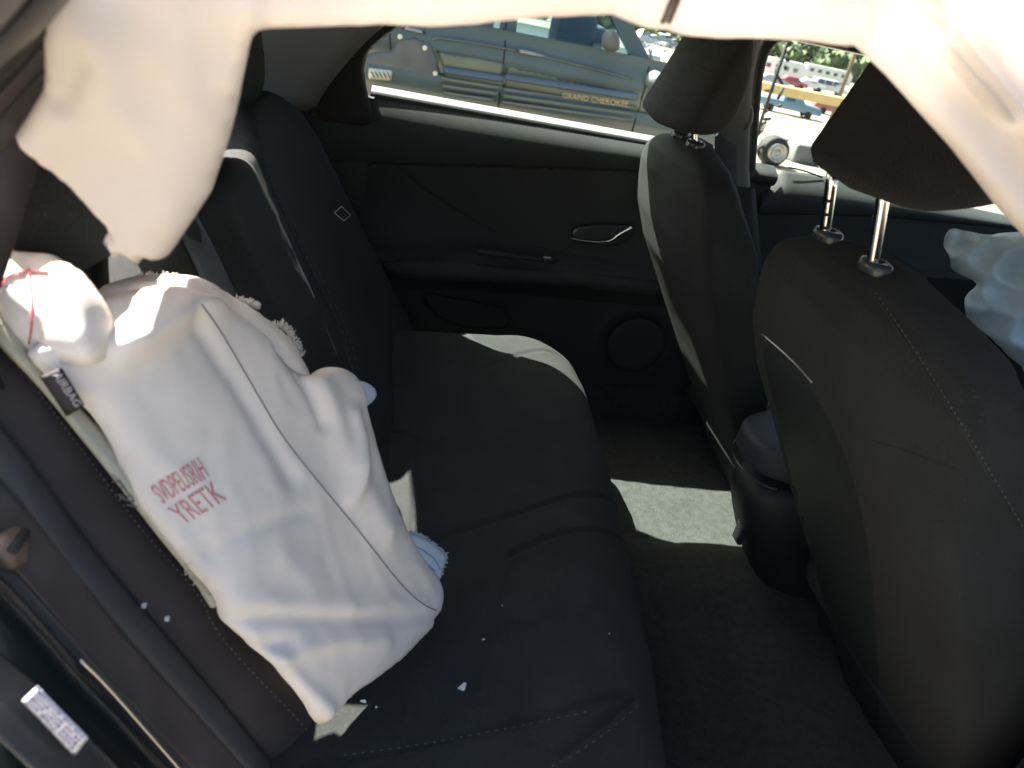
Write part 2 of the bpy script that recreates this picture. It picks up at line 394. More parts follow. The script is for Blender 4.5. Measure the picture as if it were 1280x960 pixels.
# ---- vehicles of the lot
def vehicle(name, x, y, rz, L, Hh, style, paint, label, cat, group='vehicles parked across the lot', z=0):
    t = thing(name, (x, y, z), label, cat, group); t.rotation_euler = (0, 0, rz)
    Wd = 1.8 if style != 'rv' else 2.3
    if style == 'car': top = [(0, .35), (0, .8), (.06, .95), (.25, .98), (.36, Hh), (.66, Hh), (.80, .95), (.97, .85), (1, .6), (1, .35)]
    elif style == 'pickup': top = [(0, .45), (0, 1.05), (.36, 1.05), (.38, Hh), (.62, Hh), (.72, 1.1), (.97, 1.0), (1, .75), (1, .45)]
    elif style == 'rv': top = [(0, .4), (0, Hh), (.93, Hh), (1, Hh*.75), (1, .4)]
    else: top = [(0, .4), (0, Hh*.95), (.05, Hh), (.68, Hh), (.80, 1.1), (.97, 1.0), (1, .7), (1, .4)]
    V, F = [], []; n = len(top)
    for s_, dy in ((0, 0), (1, 0)):
        for a, z in top:
            ins = .14 if z > 1.12 and style != 'rv' else 0
            V.append(((a-.5)*L, (-Wd/2+ins) if s_ == 0 else (Wd/2-ins), z))
    F = [tuple(range(n)), tuple(reversed(range(n, 2*n)))]+[(i, (i+1) % n, n+(i+1) % n, n+i) for i in range(n)]
    V = [tuple(np.array(v)) for v in V]
    loc0 = np.array(t.location)
    b = mesh('body', np.array(V)+loc0, F, paint, t); bevel(b, .05, 2)
    wb = MB()
    if style == 'rv':
        for k in range(5): wb = MB(); wb.box(((-.42+.17*k)*L, -Wd/2-.012, 1.5), ((-.42+.17*k+.09)*L, -Wd/2+.02, 2.1)); mesh('window', np.array(wb.v)+loc0, wb.f, 'darkglass', t, smooth=False)
    else:
        a0, a1 = {'car': (.31, .72), 'pickup': (.39, .66), 'van': (.06, .74)}[style]; z0 = 1.0 if style == 'car' else 1.12
        nn = {'car': 2, 'pickup': 1, 'van': 3}[style]; w_ = (a1-a0)/nn
        for k in range(nn):
            xa, xb = (a0+w_*k+.012-.5)*L, (a0+w_*(k+1)-.012-.5)*L
            ya = -Wd/2+(.03 if style == 'car' else .06)
            xt = .10 if k in (0, nn-1) else 0
            wb = MB(); wb.add([(xa, -Wd/2-.012+.02, z0), (xb, -Wd/2-.012+.02, z0), (xb-(xt*L*.5 if k == nn-1 else 0), -Wd/2+.115, Hh-.1), (xa+(xt*L*.4 if k == 0 else 0), -Wd/2+.115, Hh-.1),
                    (xa, -Wd/2+.1, z0), (xb, -Wd/2+.1, z0), (xb, -Wd/2+.2, Hh-.1), (xa, -Wd/2+.2, Hh-.1)], [(0, 1, 2, 3), (4, 7, 6, 5), (0, 4, 5, 1), (2, 6, 7, 3)]); mesh('window', np.array(wb.v)+loc0, wb.f, 'darkglass', t, smooth=False)
    for sx in (-.3, .3):
        for sy in (-1, 1):
            wv, wf = wheel_geo(.33, .2)
            mesh('wheel', np.array(wv)+loc0+np.array((sx*L, sy*(Wd/2-.08), .33)), wf, 'tyre', t)
    return t
def wheel_geo(R, wd, seg=18, prof=None):
    prof = prof or [(.0, -.3), (.45, -.5), (.60, -.45), (.93, -.5), (1, -.3), (1, .3), (.93, .5), (0, .5)]
    V, F = [], []; n = len(prof)
    for k in range(seg):
        t = 2*math.pi*k/seg
        for r, y in prof: V.append((R*r*math.cos(t), y*wd, R*r*math.sin(t)))
    for k in range(seg):
        for j in range(n-1): F.append((k*n+j, k*n+j+1, ((k+1) % seg)*n+j+1, ((k+1) % seg)*n+j))
    return V, F
VEH = [
    ('pickup_truck', (982, 143), 0.02, 5.2, 1.75, 'pickup', 'bluep', 'blue grey pickup truck standing under the yellow boom', 'truck'),
    ('parked_car', (1042, 145), 0.05, 4.5, 1.45, 'car', 'redp', 'dark red car beside the blue grey pickup truck', 'car'),
    ('motorhome', (968, 99), 0.0, 8.0, 2.9, 'rv', 'white', 'long white motorhome with square windows at the lot edge', 'motorhome'),
    ('motorhome', (1030, 104), 0.1, 8.5, 2.7, 'rv', 'white', 'white motorhome at the lot edge, nearest the wooden pole', 'motorhome'),
    ('parked_car', (960, 107), 0.1, 4.6, 1.4, 'car', 'silver', 'silver car parked in front of the long motorhome', 'car'),
    ('parked_car', (985, 109), 0.15, 4.6, 1.4, 'car', 'redp', 'bright red car in the middle of the far row', 'car'),
    ('parked_car', (1008, 112), 0.1, 4.6, 1.4, 'car', 'white', 'white car in the far row beside the red one', 'car'),
    ('parked_van', (1034, 117), 0.1, 4.9, 1.8, 'van', 'white', 'white van parked at the right end of the far row', 'van'),
]
for nm, q, rz, L, Hh, st, pt, lb, ct in VEH:
    p = on_ground(q); vehicle(nm, p[0], p[1], rz-.3, L, Hh, st, pt, lb, ct, z=p[2])
# yellow boom
BY = 34.0; a = WY((925, 102), BY); b = WY((1060, 128), BY); zg = ground_fn(a[0], BY)[2]
bt = thing('yellow_boom', (float(a[0]), float(a[1]), float(zg)), 'long haze-paled yellow steel boom lying across stands above the pickup', 'boom')
mb = MB(); mb.box((a[0]-3, BY-.3, a[2]-.22), (b[0]+3, BY+.3, a[2]+.12)); mb.build('beam', 'yellow', bt, smooth=False)
mb = MB(); mb.box((a[0]-3, BY-.36, a[2]+.12), (b[0]+3, BY+.36, a[2]+.18)); mb.build('flange', 'yellow', bt, smooth=False)
for xx in (a[0]-2.5, b[0]+2.4):
    mb = MB(); mb.box((xx, BY-.2, zg-.1), (xx+.3, BY+.2, a[2]-.22)); mb.build('stand', 'yellow', bt, smooth=False)
# poles
for q, yy, hgt, lb in (((1064, 80), 60, 8, 'tall wooden pole rising right of the motorhomes'), ((702, 40), 40, 7, 'thin wooden pole seen through the windows of the teal SUV')):
    p = WY(q, yy); mb = MB(); mb.bar((p[0], yy, -4.2), (p[0], yy, hgt), .16, 10)
    mb.build('wooden_pole', 'wood', label=lb, cat='pole')
# loose wheels and a wire rack standing further down the slope
for (q, R, lb) in (((960, 206), .16, 'loose wheel with pale rim lying lowest in the front window view'), ((952, 162), .17, 'small dark loose wheel behind the pale rimmed wheel')):
    p = on_ground(q)+np.array((0, 0, R)); t = thing('loose_wheel', (float(p[0]), float(p[1]), float(p[2]-R)), lb, 'wheel')
    wv, wf = wheel_geo(R, .2, 28); mesh('tyre', np.array(wv)+p, wf, 'tyre', t)
    wv, wf = wheel_geo(R*.62, .05, 24, [(0, -1), (.2, -1.4), (.25, -.6), (.8, -.7), (1, -1.6), (1, .5)]); mesh('rim', np.array(wv)+p-np.array((0, .09, 0)), wf, 'rim', t)
p = on_ground((944, 205)); mb = MB()
for k in range(22):
    z = p[2]+.1+k*.075; x_ = p[0]+random.uniform(-.12, .10); mb.bar((x_, p[1], z), (x_+random.uniform(-.08, .14), p[1]+.05, z+random.uniform(-.02, .12)), .018)
mb.bar((p[0]-.1, p[1], p[2]), (p[0]-.08, p[1], p[2]+1.5), .02)
mb.build('wire_rack', 'tyre', label='rusty upright wire rack beside the loose wheels', cat='rack', kind='thing')
for q, L_ in (((985, 196), .5), ((1002, 204), .35)):
    p = on_ground(q); mb = MB(); mb.box((p[0]-L_/2, p[1]-.1, p[2]), (p[0]+L_/2, p[1]+.2, p[2]+.22)); bevel(mb.build('scrap_block', 'suv_grey', label='low grey scrap block on the dirt right of the loose wheel' if L_ == .5 else 'small scrap block beside the larger one on the dirt', cat='scrap', group='scrap by the wheels'), .03)

# ---- teal SUV next to the car
YS = 4.2
def sx(q): return WY(q, YS)
suv = thing('teal_suv', (0.3, YS+.9, 0), 'dark teal SUV with ribbed lower cladding parked alongside the rear window', 'SUV')
B0, B1, ZB = -2.3, float(sx((842, 80))[0])+.45, float(sx((700, 52))[2])
def side_y(z):   # slight body barrel
    return YS+0.10*max(0, (z-.75))**1.0*0.6+0.03*math.sin(z*5)+(0.05 if z < .42 else 0)
zbelt = ZB
def suv_body(x, k):
    pr = [(YS+.12, .28), (YS+.03, .34), (YS, .45), (YS, .60), (YS+.005, .61), (YS+.03, .62), (YS+.022, .68), (YS+.02, .80), (YS+.045, .86), (YS+.05, .95), (YS+.075, zbelt-.03), (YS+.10, zbelt), (YS+.9, zbelt+.03),
          (YS+1.7, zbelt), (YS+1.78, .9), (YS+1.8, .45), (YS+1.7, .28)]
    return pr[k]
def zz_(x, k):
    y, z = suv_body(x, k)
    xf = float(sx((800, 70))[0])
    if x > xf and k in (10, 11, 12, 13): z -= .10*(x-xf)/(B1-xf+.01)+.03*abs(math.sin(x*17))
    return (x, y, z)
xs = np.linspace(B0, B1, 60); V = [zz_(x, k) for x in xs for k in range(17)]
F = [(i*17+k, i*17+(k+1) % 17, (i+1)*17+(k+1) % 17, (i+1)*17+k) for i in range(59) for k in range(17)]+[tuple(range(17)), tuple(range(59*17, 60*17))]
flat(mesh('body', V, F, 'suv', suv), 28)
# door gaps
def onsuv(q, dy=-.006):
    p = sx(q); z = p[2]; zs = [.28, .34, .45, .60, .62, .68, .80, .86, .95, zbelt-.03, zbelt, 1.6]; ys = [.12, .03, 0, 0, .03, .022, .02, .045, .05, .075, .10, .25]
    for _ in range(3):
        y = YS+float(np.interp(p[2], zs, ys))+dy; p = WY(q, y)
    return p
for pts in ([(633, 20), (631, 60), (627, 100), (622, 142), (618, 160)], [(815, 60), (806, 110), (790, 165)], [(484, 10), (487, 40), (488, 62)]):
    tube('door_gap', [onsuv(q, -.001) for q in resample(pts, n=14)], .006, 'blackrub', suv, seg=6)
# cladding + ribs
def suv_panel(name, px, m, front=.012, rnd=.01, dy=0.0, step=.025, **kw):
    P = [onsuv(q, dy) for q in px]; ym = float(np.mean([p[1] for p in P])); P = [WY(q, ym) for q in px] if dy == 0 else P; return pillow(name, P, (0, -1, 0), front, .02, rnd, m, suv, step=step, smooth=0, **kw)
suv_panel('door_cladding', [(545, 63), (550, 72), (556, 95), (560, 128), (563, 150), (617, 158), (622, 140), (629, 104), (631, 78)], 'suv_clad')
suv_panel('door_cladding', [(633, 79), (630, 104), (624, 142), (619, 160), (780, 200), (795, 160), (806, 122), (710, 98)], 'suv_clad')
suv_panel('reflection_band', [(553, 83), (556, 92), (629, 103), (631, 95)], 'suv_band', .010, .006, -.04, step=.009)  # raised strips coloured as the dark blue reflection along the doors
suv_panel('reflection_band', [(632, 92), (631, 100), (796, 126), (798, 117)], 'suv_band', .010, .006, -.04, step=.009)
for a, b in (((551, 98), (628, 110)), ((553, 107), (622, 117)), ((555, 116), (617, 125)), ((630, 111.5), (796, 135)), ((629, 119.5), (794, 143)), ((628, 127.5), (788, 150))):
    tube('rib', [onsuv(q, -.026) for q in resample([a, b], n=8)], .009, 'suv_clad', suv, seg=6)
    tube('rib_gap', [onsuv((q[0], q[1]+2.0), -.022) for q in resample([a, b], n=8)], .006, 'suv_band', suv, seg=5)
tube('crease', [onsuv(q, -.012) for q in densify([(540, 50), (545, 47), (590, 53), (640, 62), (720, 80), (790, 99)], 2)], .008, 'suv', suv)
suv_panel('wheel_arch', [(489, 62), (500, 46), (520, 45), (540, 52), (549, 75), (553, 110), (555, 150), (440, 140), (452, 70), (470, 62)], 'suv_grey', .03, .03)
p = onsuv((505, 150), .10); wv, wf = wheel_geo(.36, .2, 28); mesh('wheel', np.array(wv)+np.array((p[0], YS+.22, .36)), wf, 'tyre', suv)
p2 = onsuv((850, 150), .10); mesh('wheel', np.array(wv)+np.array((p2[0]+.25, YS+.10, .36)), wf, 'tyre', suv)
bo = suv_panel('side_badge', [(461, 85), (460, 99), (489, 101), (490, 88)], 'badge', .012)
mb = MB()
for k in range(5):
    a_, b_ = onsuv((464+5*k, 89+.3*k), -.025), onsuv((468+5*k, 97+.3*k), -.025); mb.bar(a_, b_, .004)
mb.build('badge_lettering', 'blackrub', bo)
for a, b in (((501, 31), (534, 39)), ((645, 60), (681, 68))):
    hb = pillow('door_handle', [onsuv(q, -.03) for q in ((a[0], a[1]), (b[0], b[1]), (b[0]+1, b[1]+5), (a[0], a[1]+6))], (0, -1, 0), .02, .03, .02, 'silver', suv, step=.012, smooth=1)
for q in ((500, 46), (531, 60), (544, 92)):
    p = onsuv(q, -.04); mb = MB(); mb.bar(p, p+np.array((0, .02, 0)), .016, 8); mb.build('bolt', 'badge', suv)
# lettering
quad = [(704, 115.5), (786, 127), (785, 134), (703, 122)]
U, Fq = text_mesh('GRAND CHEROKEE'); TL, TR, BR, BL = [np.array(q, float) for q in quad]
mesh('door_lettering', [onsuv((BL*(1-a)+BR*a)*(1-b)+(TL*(1-a)+TR*a)*b, -.066) for a, b in U], Fq, 'gold', suv, smooth=False)
# greenhouse: pillars, roof, glass
ZR = 1.72
def gh(q0, q1, wd, name='pillar', m='suv'):
    a_, b_ = onsuv(q0, .0), onsuv(q1, .0); b_[1] += .1
    mb = MB(); mb.bar(a_, b_, wd, 6); return mb.build(name, m, suv)
xB = float(onsuv((640, 55))[0]); 
def pil(x0, x1, x0t, x1t, yoff=0.0, name='pillar'):
    y0, y1 = YS+.09+yoff, YS+.30+yoff*.6
    V = [(x0, y0, zbelt-.02), (x1, y0, zbelt-.02), (x1t, y1, ZR), (x0t, y1, ZR), (x0, y0+.06, zbelt-.02), (x1, y0+.06, zbelt-.02), (x1t, y1+.06, ZR), (x0t, y1+.06, ZR)]
    return flat(mesh(name, V, [(0, 1, 2, 3), (4, 7, 6, 5), (0, 4, 5, 1), (1, 5, 6, 2), (2, 6, 7, 3), (3, 7, 4, 0)], 'suv', suv))
xA = float(onsuv((800, 62))[0])
for yo, nm in ((0, 'pillar'), (1.4, 'pillar')):
    s_ = 1 if yo == 0 else -1
    y0, y1 = (YS+.09, YS+.30) if yo == 0 else (YS+1.66, YS+1.45)
    for x0, x1, x0t, x1t in ((xB-.09, xB+.02, xB-.10, xB-.0), (xA-.05, xA+.10, xA-.72, xA-.62), (-1.15, -1.0, -1.1, -1.0), (-2.3, -2.0, -2.1, -1.9)):
        V = [(x0, y0, zbelt-.02), (x1, y0, zbelt-.02), (x1t, y1, ZR), (x0t, y1, ZR), (x0, y0+.05*s_, zbelt-.02), (x1, y0+.05*s_, zbelt-.02), (x1t, y1+.05*s_, ZR), (x0t, y1+.05*s_, ZR)]
        flat(mesh('pillar', V, [(0, 1, 2, 3), (4, 7, 6, 5), (0, 4, 5, 1), (1, 5, 6, 2), (2, 6, 7, 3), (3, 7, 4, 0)], 'suv', suv))
mb = MB(); mb.box((-2.2, YS+.28, ZR-.01), (xA-.60, YS+1.5, ZR+.06)); bevel(mb.build('roof', 'suv', suv), .02)
for x0, x1, x1t in ((-1.0, xB-.09, xB-.1), (xB+.02, xA-.05, xA-.72)):
    V = [(x0, YS+.11, zbelt), (x1, YS+.11, zbelt), (x1t, YS+.32, ZR), (x0, YS+.32, ZR)]
    V += [(a, b+.008, c) for a, b, c in V]
    mesh('window', V, [(0, 1, 2, 3), (7, 6, 5, 4)], 'glass_suv', suv, smooth=False)
for (q, wdt, hgt, yo) in (((712, 46), .28, .30, .55), ((735, 50), .16, .2, .9)):
    p = onsuv(q, yo); mb = MB(); mb.box((p[0]-wdt/2, YS+yo-.15, zbelt-.3), (p[0]+wdt/2, YS+yo+.25, p[2]+hgt/2+.02)); bevel(mb.build('seat', 'suv_in', suv), .05)
mb = MB(); mb.box((xB-.1, YS+.15, zbelt-.15), (xA, YS+1.6, zbelt-.05)); mb.build('cabin_trim', 'suv_in', suv, smooth=False)
P = [onsuv(q, -.14) for q in [(752, 62), (751, 45), (757, 36), (766, 35), (773, 44), (775, 58), (771, 66)]]
pillow('wing_mirror', P, (0, -1, 0), .07, .06, .06, 'suv_grey', suv, step=.015)
mb = MB()
for k in range(60):   # torn front end
    q = (random.uniform(798, 850), random.uniform(34, 62)); q = (q[0], max(q[1], 22+(q[0]-790)*.45+random.uniform(0, 10))); p = onsuv(q, random.uniform(.1, .7))
    d = np.array([random.gauss(0, 1), random.gauss(0, .6), random.gauss(0, .5)])*.05
    e = np.array([random.gauss(0, 1), random.gauss(0, .6), random.gauss(0, .5)])*.03; mb.add([p, p+d, p+d+e, p+e], [(0, 1, 2, 3)])
mb.build('torn_bonnet_edge', 'silver', suv, smooth=False)
p = onsuv((818, 100), -.03); wv, wf = wheel_geo(.06, .10, 20, [(0, -1), (.5, -.9), (.8, -.6), (1, -.1), (1, .5), (0, .5)]); mesh('headlamp', np.array(wv)+p, wf, 'silver', suv)

# ================================================================== CAR BODY
car = thing('car_body', (0, 0, 0.1), 'black car interior shell with grey pillar trim, pale headliner and black carpet', 'car body')
def yD(z): return .74-.34*max(0, z-.93)          # far door glass plane
# floor carpet
def floor_fn(x, y):
    z = .2+.03*math.exp(-((y+.02)/.10)**4)+.004*fbm((x, y, 0), 9)
    if x > .25: z += 0
    if abs(y) > .66: z += (abs(y)-.66)*1.2
    return (x, y, z)
grid('floor_carpet', floor_fn, np.linspace(-.6, 1.6, 180), np.linspace(-.74, .74, 130), 'carpet', car, keep='floor')
mb = MB(); mb.box((-.9, -.80, .12), (1.7, .80, .165)); mb.build('underbody', 'blackrub', car, smooth=False)
# roof
def roof_fn(x, y): return (x, y, 1.30-.06*(y/.6)**2-.03*max(0, (-.2-x))**1-.02*max(0, x-.6))
HX = -.93
grid('headliner', roof_fn, np.linspace(HX, 1.1, 30), np.linspace(-.60, .60, 24), 'headliner', car)
grid('roof_panel', lambda x, y: (x, y, roof_fn(x, y)[2]+.03), np.linspace(HX-.01, 1.12, 30), np.linspace(-.61, .61, 24), 'paint', car)
for s_ in (-1, 1):   # cant rails
    P = [(x, s_*.615, roof_fn(x, .6)[2]+.01) for x in np.linspace(HX-.1, 1.0, 16)]+[(1.3, s_*.65, 1.10), (1.7, s_*.70, .98)]
    tube('roof_rail', P, .026, 'paint', car, seg=10)
# C pillars and rear deck
C3 = [(-.728, .875), (-.713, .93), (-.668, 1.003), (-.605, 1.088), (-.50, 1.18), (-.42, 1.24), (-.95, 1.26), (-1.25, 1.12), (-1.42, .99), (-1.30, .86)]
Tn = (0, -1, -.34)
for s_ in (1, -1):
    if s_ == 1:
        pillow('pillar_trim', [(x, yD(z)-.085, z) for x, z in C3], (0, -1, -.33), .012, .03, .02, 'greytrim', car, step=.02, smooth=1)
    else:
        pillow('pillar_trim', [(x, -(yD(z)-.085), z) for x, z in [(-.80, .875)]+[(-.82, .93), (-.80, 1.003), (-.78, 1.088), (-.70, 1.18), (-.60, 1.24)]+C3[6:]], (0, -1, .33), .012, .03, .02, 'leatherette', car, step=.02, smooth=1)
mb = MB(); mb.box((-1.5, -.66, .90), (-.88, .66, .92)); mb.build('parcel_shelf', 'shelf', car, smooth=False)
mb = MB(); mb.box((-1.56, -.72, .2), (-1.52, .72, .93)); mb.build('boot_wall', 'paint', car, smooth=False)
mb = MB(); mb.box((-1.55, .70, .2), (-.6, .74, .93)); mb.build('quarter_panel', 'plastic', car, smooth=False)
mb = MB(); mb.box((-1.55, -.74, .2), (-.88, -.70, .93)); mb.build('quarter_panel', 'paint', car, smooth=False)
# B pillar on the far side, belt and guide
bz = np.linspace(.50, 1.27, 24)
BPN = (0, -1, -.34)
def bpx(q, off=.07): return W(q, (0, yD(1.0)-off, 1.0), BPN)
_e = np.array([(p[2], p[0]) for p in (bpx(q) for q in ((932, 330), (935, 235), (938, 150), (941, 100), (948, 60), (956, 40)))]); _e = _e[np.argsort(_e[:, 0])]
def bp(z, s):  # s 0..1 along the section
    xr = float(np.interp(z, _e[:, 0], _e[:, 1])); hw = .046; xc = xr-hw; y = yD(z)-.07
    return (xc-hw+2*hw*s, y-.022*math.sqrt(max(0, 1-(2*s-1)**4)), z)
grid('pillar_trim', lambda z, s: bp(z, s), np.linspace(.885, 1.27, 16), np.linspace(0, 1, 9), 'greytrim', car)
grid('lower_pillar_trim', lambda z, s: (lambda p: (p[0]+(.01 if s > .5 else -.01), p[1]-.006, p[2]))(bp(z, s)), np.linspace(.2, .884, 16), np.linspace(0, 1, 9), 'plastic', car)
mb = MB(); mb.box((.24, .72, .2), (.40, .77, .90)); mb.build('pillar_core', 'paint', car, smooth=False)
bz2 = thing('front_seat_belt', (.28, .62, 1.05), 'grey webbing seat belt hanging down the far door pillar', 'seat belt')
P0 = [WY(q, .63) for q in ((893, 170), (893, 200), (895, 250), (898, 290))]; P1 = [WY(q, .63) for q in ((921, 150), (921, 190), (921, 240), (923, 290))]
ribbon('webbing', P0, P1, .001, .002, 'webbing', bz2, n=20, k=4)
gp = WY((938, 146), .625); pillow('belt_guide', [WY(q, .625) for q in ((932, 128), (940, 130), (943, 145), (938, 160), (928, 166), (925, 158))], (0, -1, 0), .012, .008, .012, 'rubber_brown', bz2, step=.004)

# ---- near door opening: seals, flange, paint (strips from the seat outwards)
def EY(pts, y): return [WY(q, y) for q in pts]
e_bol_r = [(-60, 330), (0, 416), (41, 461), (94, 532), (142, 596), (191, 662), (262, 739), (277, 780), (330, 840), (386, 896), (416, 937), (440, 985), (470, 1040)]
e_bol_l = [(-60, 470), (0, 540), (41, 590), (90, 662), (157, 744), (225, 823), (337, 956), (400, 1040)]
e_t1_l = [(-60, 540), (0, 600), (40, 645), (86, 701), (131, 765), (180, 821), (307, 956), (370, 1030)]
e_t2_l = [(-60, 622), (0, 668), (60, 735), (112, 797), (170, 868), (245, 960), (300, 1030)]
near = thing('rear_door_opening', (-.75, -.72, .5), 'near door frame with grey and brown rubber seals and glossy black painted edge', 'door frame')
ribbon('inner_seal', EY([(q[0]+2, q[1]+6) for q in e_bol_l], -.655), EY(e_t1_l, -.665), .010, .01, 'rubber', near, n=60)
ribbon('outer_seal', EY([(q[0]-1, q[1]+8) for q in e_t1_l], -.675), EY(e_t2_l, -.70), .022, .012, 'rubber_brown', near, n=60, keep='oseal')
ribbon('seal_channel', EY([(q[0]-1, q[1]-14) for q in e_bol_l], -.64), EY([(q[0], q[1]+30) for q in e_t2_l], -.70), .0, .004, 'blackrub', near, n=40)
f1 = [(-60, 668), (0, 724), (60, 787), (127, 862), (170, 912), (225, 968), (280, 1030)]
f1b = [(-60, 678), (0, 735), (55, 795), (118, 868), (160, 914), (212, 972), (265, 1030)]
ribbon('weld_flange', EY([(q[0]+6, q[1]-6) for q in f1], -.735), EY([(q[0]-4, q[1]+8) for q in f1], -.745), .003, .01, 'greypanel', near, n=50, k=5)
tube('drip_strip', EY(densify([(100, 825), (127, 850), (165, 893), (215, 950), (262, 1005)], 2), -.748), .0016, 'satin', near, seg=6)
f2 = [(-60, 690), (0, 748), (37, 785), (112, 870), (150, 907), (205, 965), (250, 1020)]
ribbon('painted_edge', EY(f1b, -.755), EY([(q[0]-8, q[1]+6) for q in f2], -.77), .006, .01, 'paint', near, n=50, k=7)
pe = EY([(q[0]-9, q[1]+8) for q in f2], -.772); pf = EY([(-80, 800), (0, 860), (60, 925), (100, 970), (150, 1040)], -.80)
ribbon('door_jamb', pe, pf, .004, .02, 'paint', near, n=50, k=9, keep='jamb')
pg = EY([(-80, 790), (0, 847), (30, 872), (62, 905), (124, 962), (190, 1030)], -.803); ph = EY([(-90, 860), (0, 926), (34, 960), (90, 1020)], -.83)
ribbon('sill_panel', pg, ph, .006, .02, 'greypanel', near, n=50, k=7, keep='sill')
ribbon('lower_body', ph, EY([(-200, 960), (-100, 1010), (0, 1060), (60, 1120)], -.86), .004, .02, 'paint', near, n=30, k=5)
st = pillow('certification_sticker', [WY(q, -.812) for q in ((47, 857), (111, 922), (93, 946), (27, 876))], (0, -1, 0), .0012, .0012, .001, 'sticker', None, step=.003, smooth=0, keep='stick',
            label='small white sticker printed with rows of violet characters on the black door jamb', cat='sticker')
rows = ['8KNU3 5H 2N', 'WN8 HUK 4M 83', 'BH3 UNE 52K8', 'N4 8KU HM3']
for k, tx in enumerate(rows):
    a = .12+.2*k; c = np.array([(47, 857), (111, 922), (93, 946), (27, 876)], float)
    L0 = c[0]*(1-a)+c[3]*a; L1 = c[0]*(1-a-.13)+c[3]*(a+.13); R0 = c[1]*(1-a)+c[2]*a; R1 = c[1]*(1-a-.13)+c[2]*(a+.13)
    f_ = lambda A, B_, t: A*(1-t)+B_*t
    text_on('printed_row', tx, [f_(L0, R0, .07), f_(L0, R0, .93), f_(L1, R1, .93), f_(L1, R1, .07)], 'stick', 'ink', st, lift=.0004)
# latch hardware glimpsed behind the seal
pl_ = pillow('door_latch', [WY(q, -.72) for q in ((-10, 668), (20, 672), (36, 690), (34, 708), (10, 712), (-12, 716))], (0, -1, 0), .012, .02, .01, 'rust', near, step=.004)
p = WY((16, 688), -.735); mb = MB(); mb.bar(p, p+np.array((0, .02, 0)), .004, 10); mb.build('latch_bolt', 'blackrub', pl_)
# top left: upper seal bands and trim of the near opening
ribbon('upper_seal', EY([(-40, 118), (0, 78), (40, 38), (90, -20)], -.68), EY([(-40, 150), (0, 112), (40, 70), (90, 10)], -.665), .012, .01, 'blackrub', near, n=20)
ribbon('upper_trim', EY([(-40, 150), (0, 112), (40, 70), (90, 10)], -.66), EY([(-40, 228), (0, 190), (64, 116), (130, 40)], -.63), .010, .01, 'leatherette', near, n=20)
ribbon('upper_jamb', EY([(-60, 90), (0, 30), (28, -5), (60, -40)], -.72), EY([(-40, 128), (0, 84), (40, 44), (90, -14)], -.70), .008, .02, 'paint', near, n=20)
ribbon('upper_body', EY([(-160, 30), (-60, -40), (0, -100), (30, -140)], -.78), EY([(-60, 92), (0, 32), (28, -3), (60, -38)], -.73), .01, .02, 'greypanel', near, n=20)
tube('trim_seam', EY(densify([(-20, 172), (0, 152), (30, 118), (66, 78)], 2), -.655), .0012, 'blackrub', near, seg=5)

# ================================================================== FAR REAR DOOR
dr = thing('far_rear_door', (-.2, .74, .3), 'closed far rear door with black trim, silver pull handle and clear window', 'car door')
def pxg(pts, y): return [(float(p[0]), float(p[2])) for p in (WY(q, y) for q in pts)]
seam_split = np.array(pxg([(390, 203), (425, 205), (600, 208), (800, 215), (900, 220)], .705))
seam_curve = np.array(pxg(chaikin([(495, 209), (527, 240), (587, 277), (632, 300), (707, 315), (805, 330), (880, 338)], 2, False), .70))
arm_top = np.array(pxg([(380, 312), (480, 318), (600, 322), (810, 342), (900, 350)], .66))
def zint(a, x): return float(np.interp(x, a[:, 0], a[:, 1]))
spk = WY((795, 432), .69)
DX = np.linspace(-.80, .42, 230); DZ = np.linspace(.16, .935, 180)
def door_grid():
    V = []; XX, ZZ = np.meshgrid(DX, DZ, indexing='ij'); pts = np.stack([XX.ravel(), ZZ.ravel()], 1)
    d1 = segdist(pts, seam_split, False).reshape(XX.shape); d2 = segdist(pts, seam_curve, False).reshape(XX.shape)
    for i, x in enumerate(DX):
        zs, za = zint(seam_split, x), zint(arm_top, x)
        for j, z in enumerate(DZ):
            y = .715
            if z > zs: y = .700+.035*((z-zs)/(.935-zs+1e-6))**3 - .012*math.sin(math.pi*min(1, (z-zs)/(.935-zs)))
            else:
                t = (z-za)/(zs-za+1e-6)
                if t > 0: y = .712+.008*math.sin(math.pi*t) - .05*math.exp(-t*9)
                else:
                    q = (za-z); y = .662+ (.05*(min(q, .11)/.11)**1.6 if q < .11 else .05)
                    y -= .018*gs(q-.02, .03)
                    if q < .006: y = .662
            y += .006*gs(d1[i, j], .0035)+.005*gs(d2[i, j], .003)
            r = math.hypot(x-spk[0], z-spk[2]-.0)
            y -= .004*gs(r-.105, .016)*(1 if z < za-.09 else 0)
            V.append((x, y, z))
    n = len(DZ); F = [(i*n+j, i*n+j+1, (i+1)*n+j+1, (i+1)*n+j) for i in range(len(DX)-1) for j in range(n-1)]
    return V, F
V, F = door_grid(); mesh('door_panel', V, F, 'plastic_pad', dr, keep='door')
mb = MB(); mb.box((-.82, .765, .16), (.44, .80, .925)); mb.build('outer_skin', 'paint', dr, smooth=False)
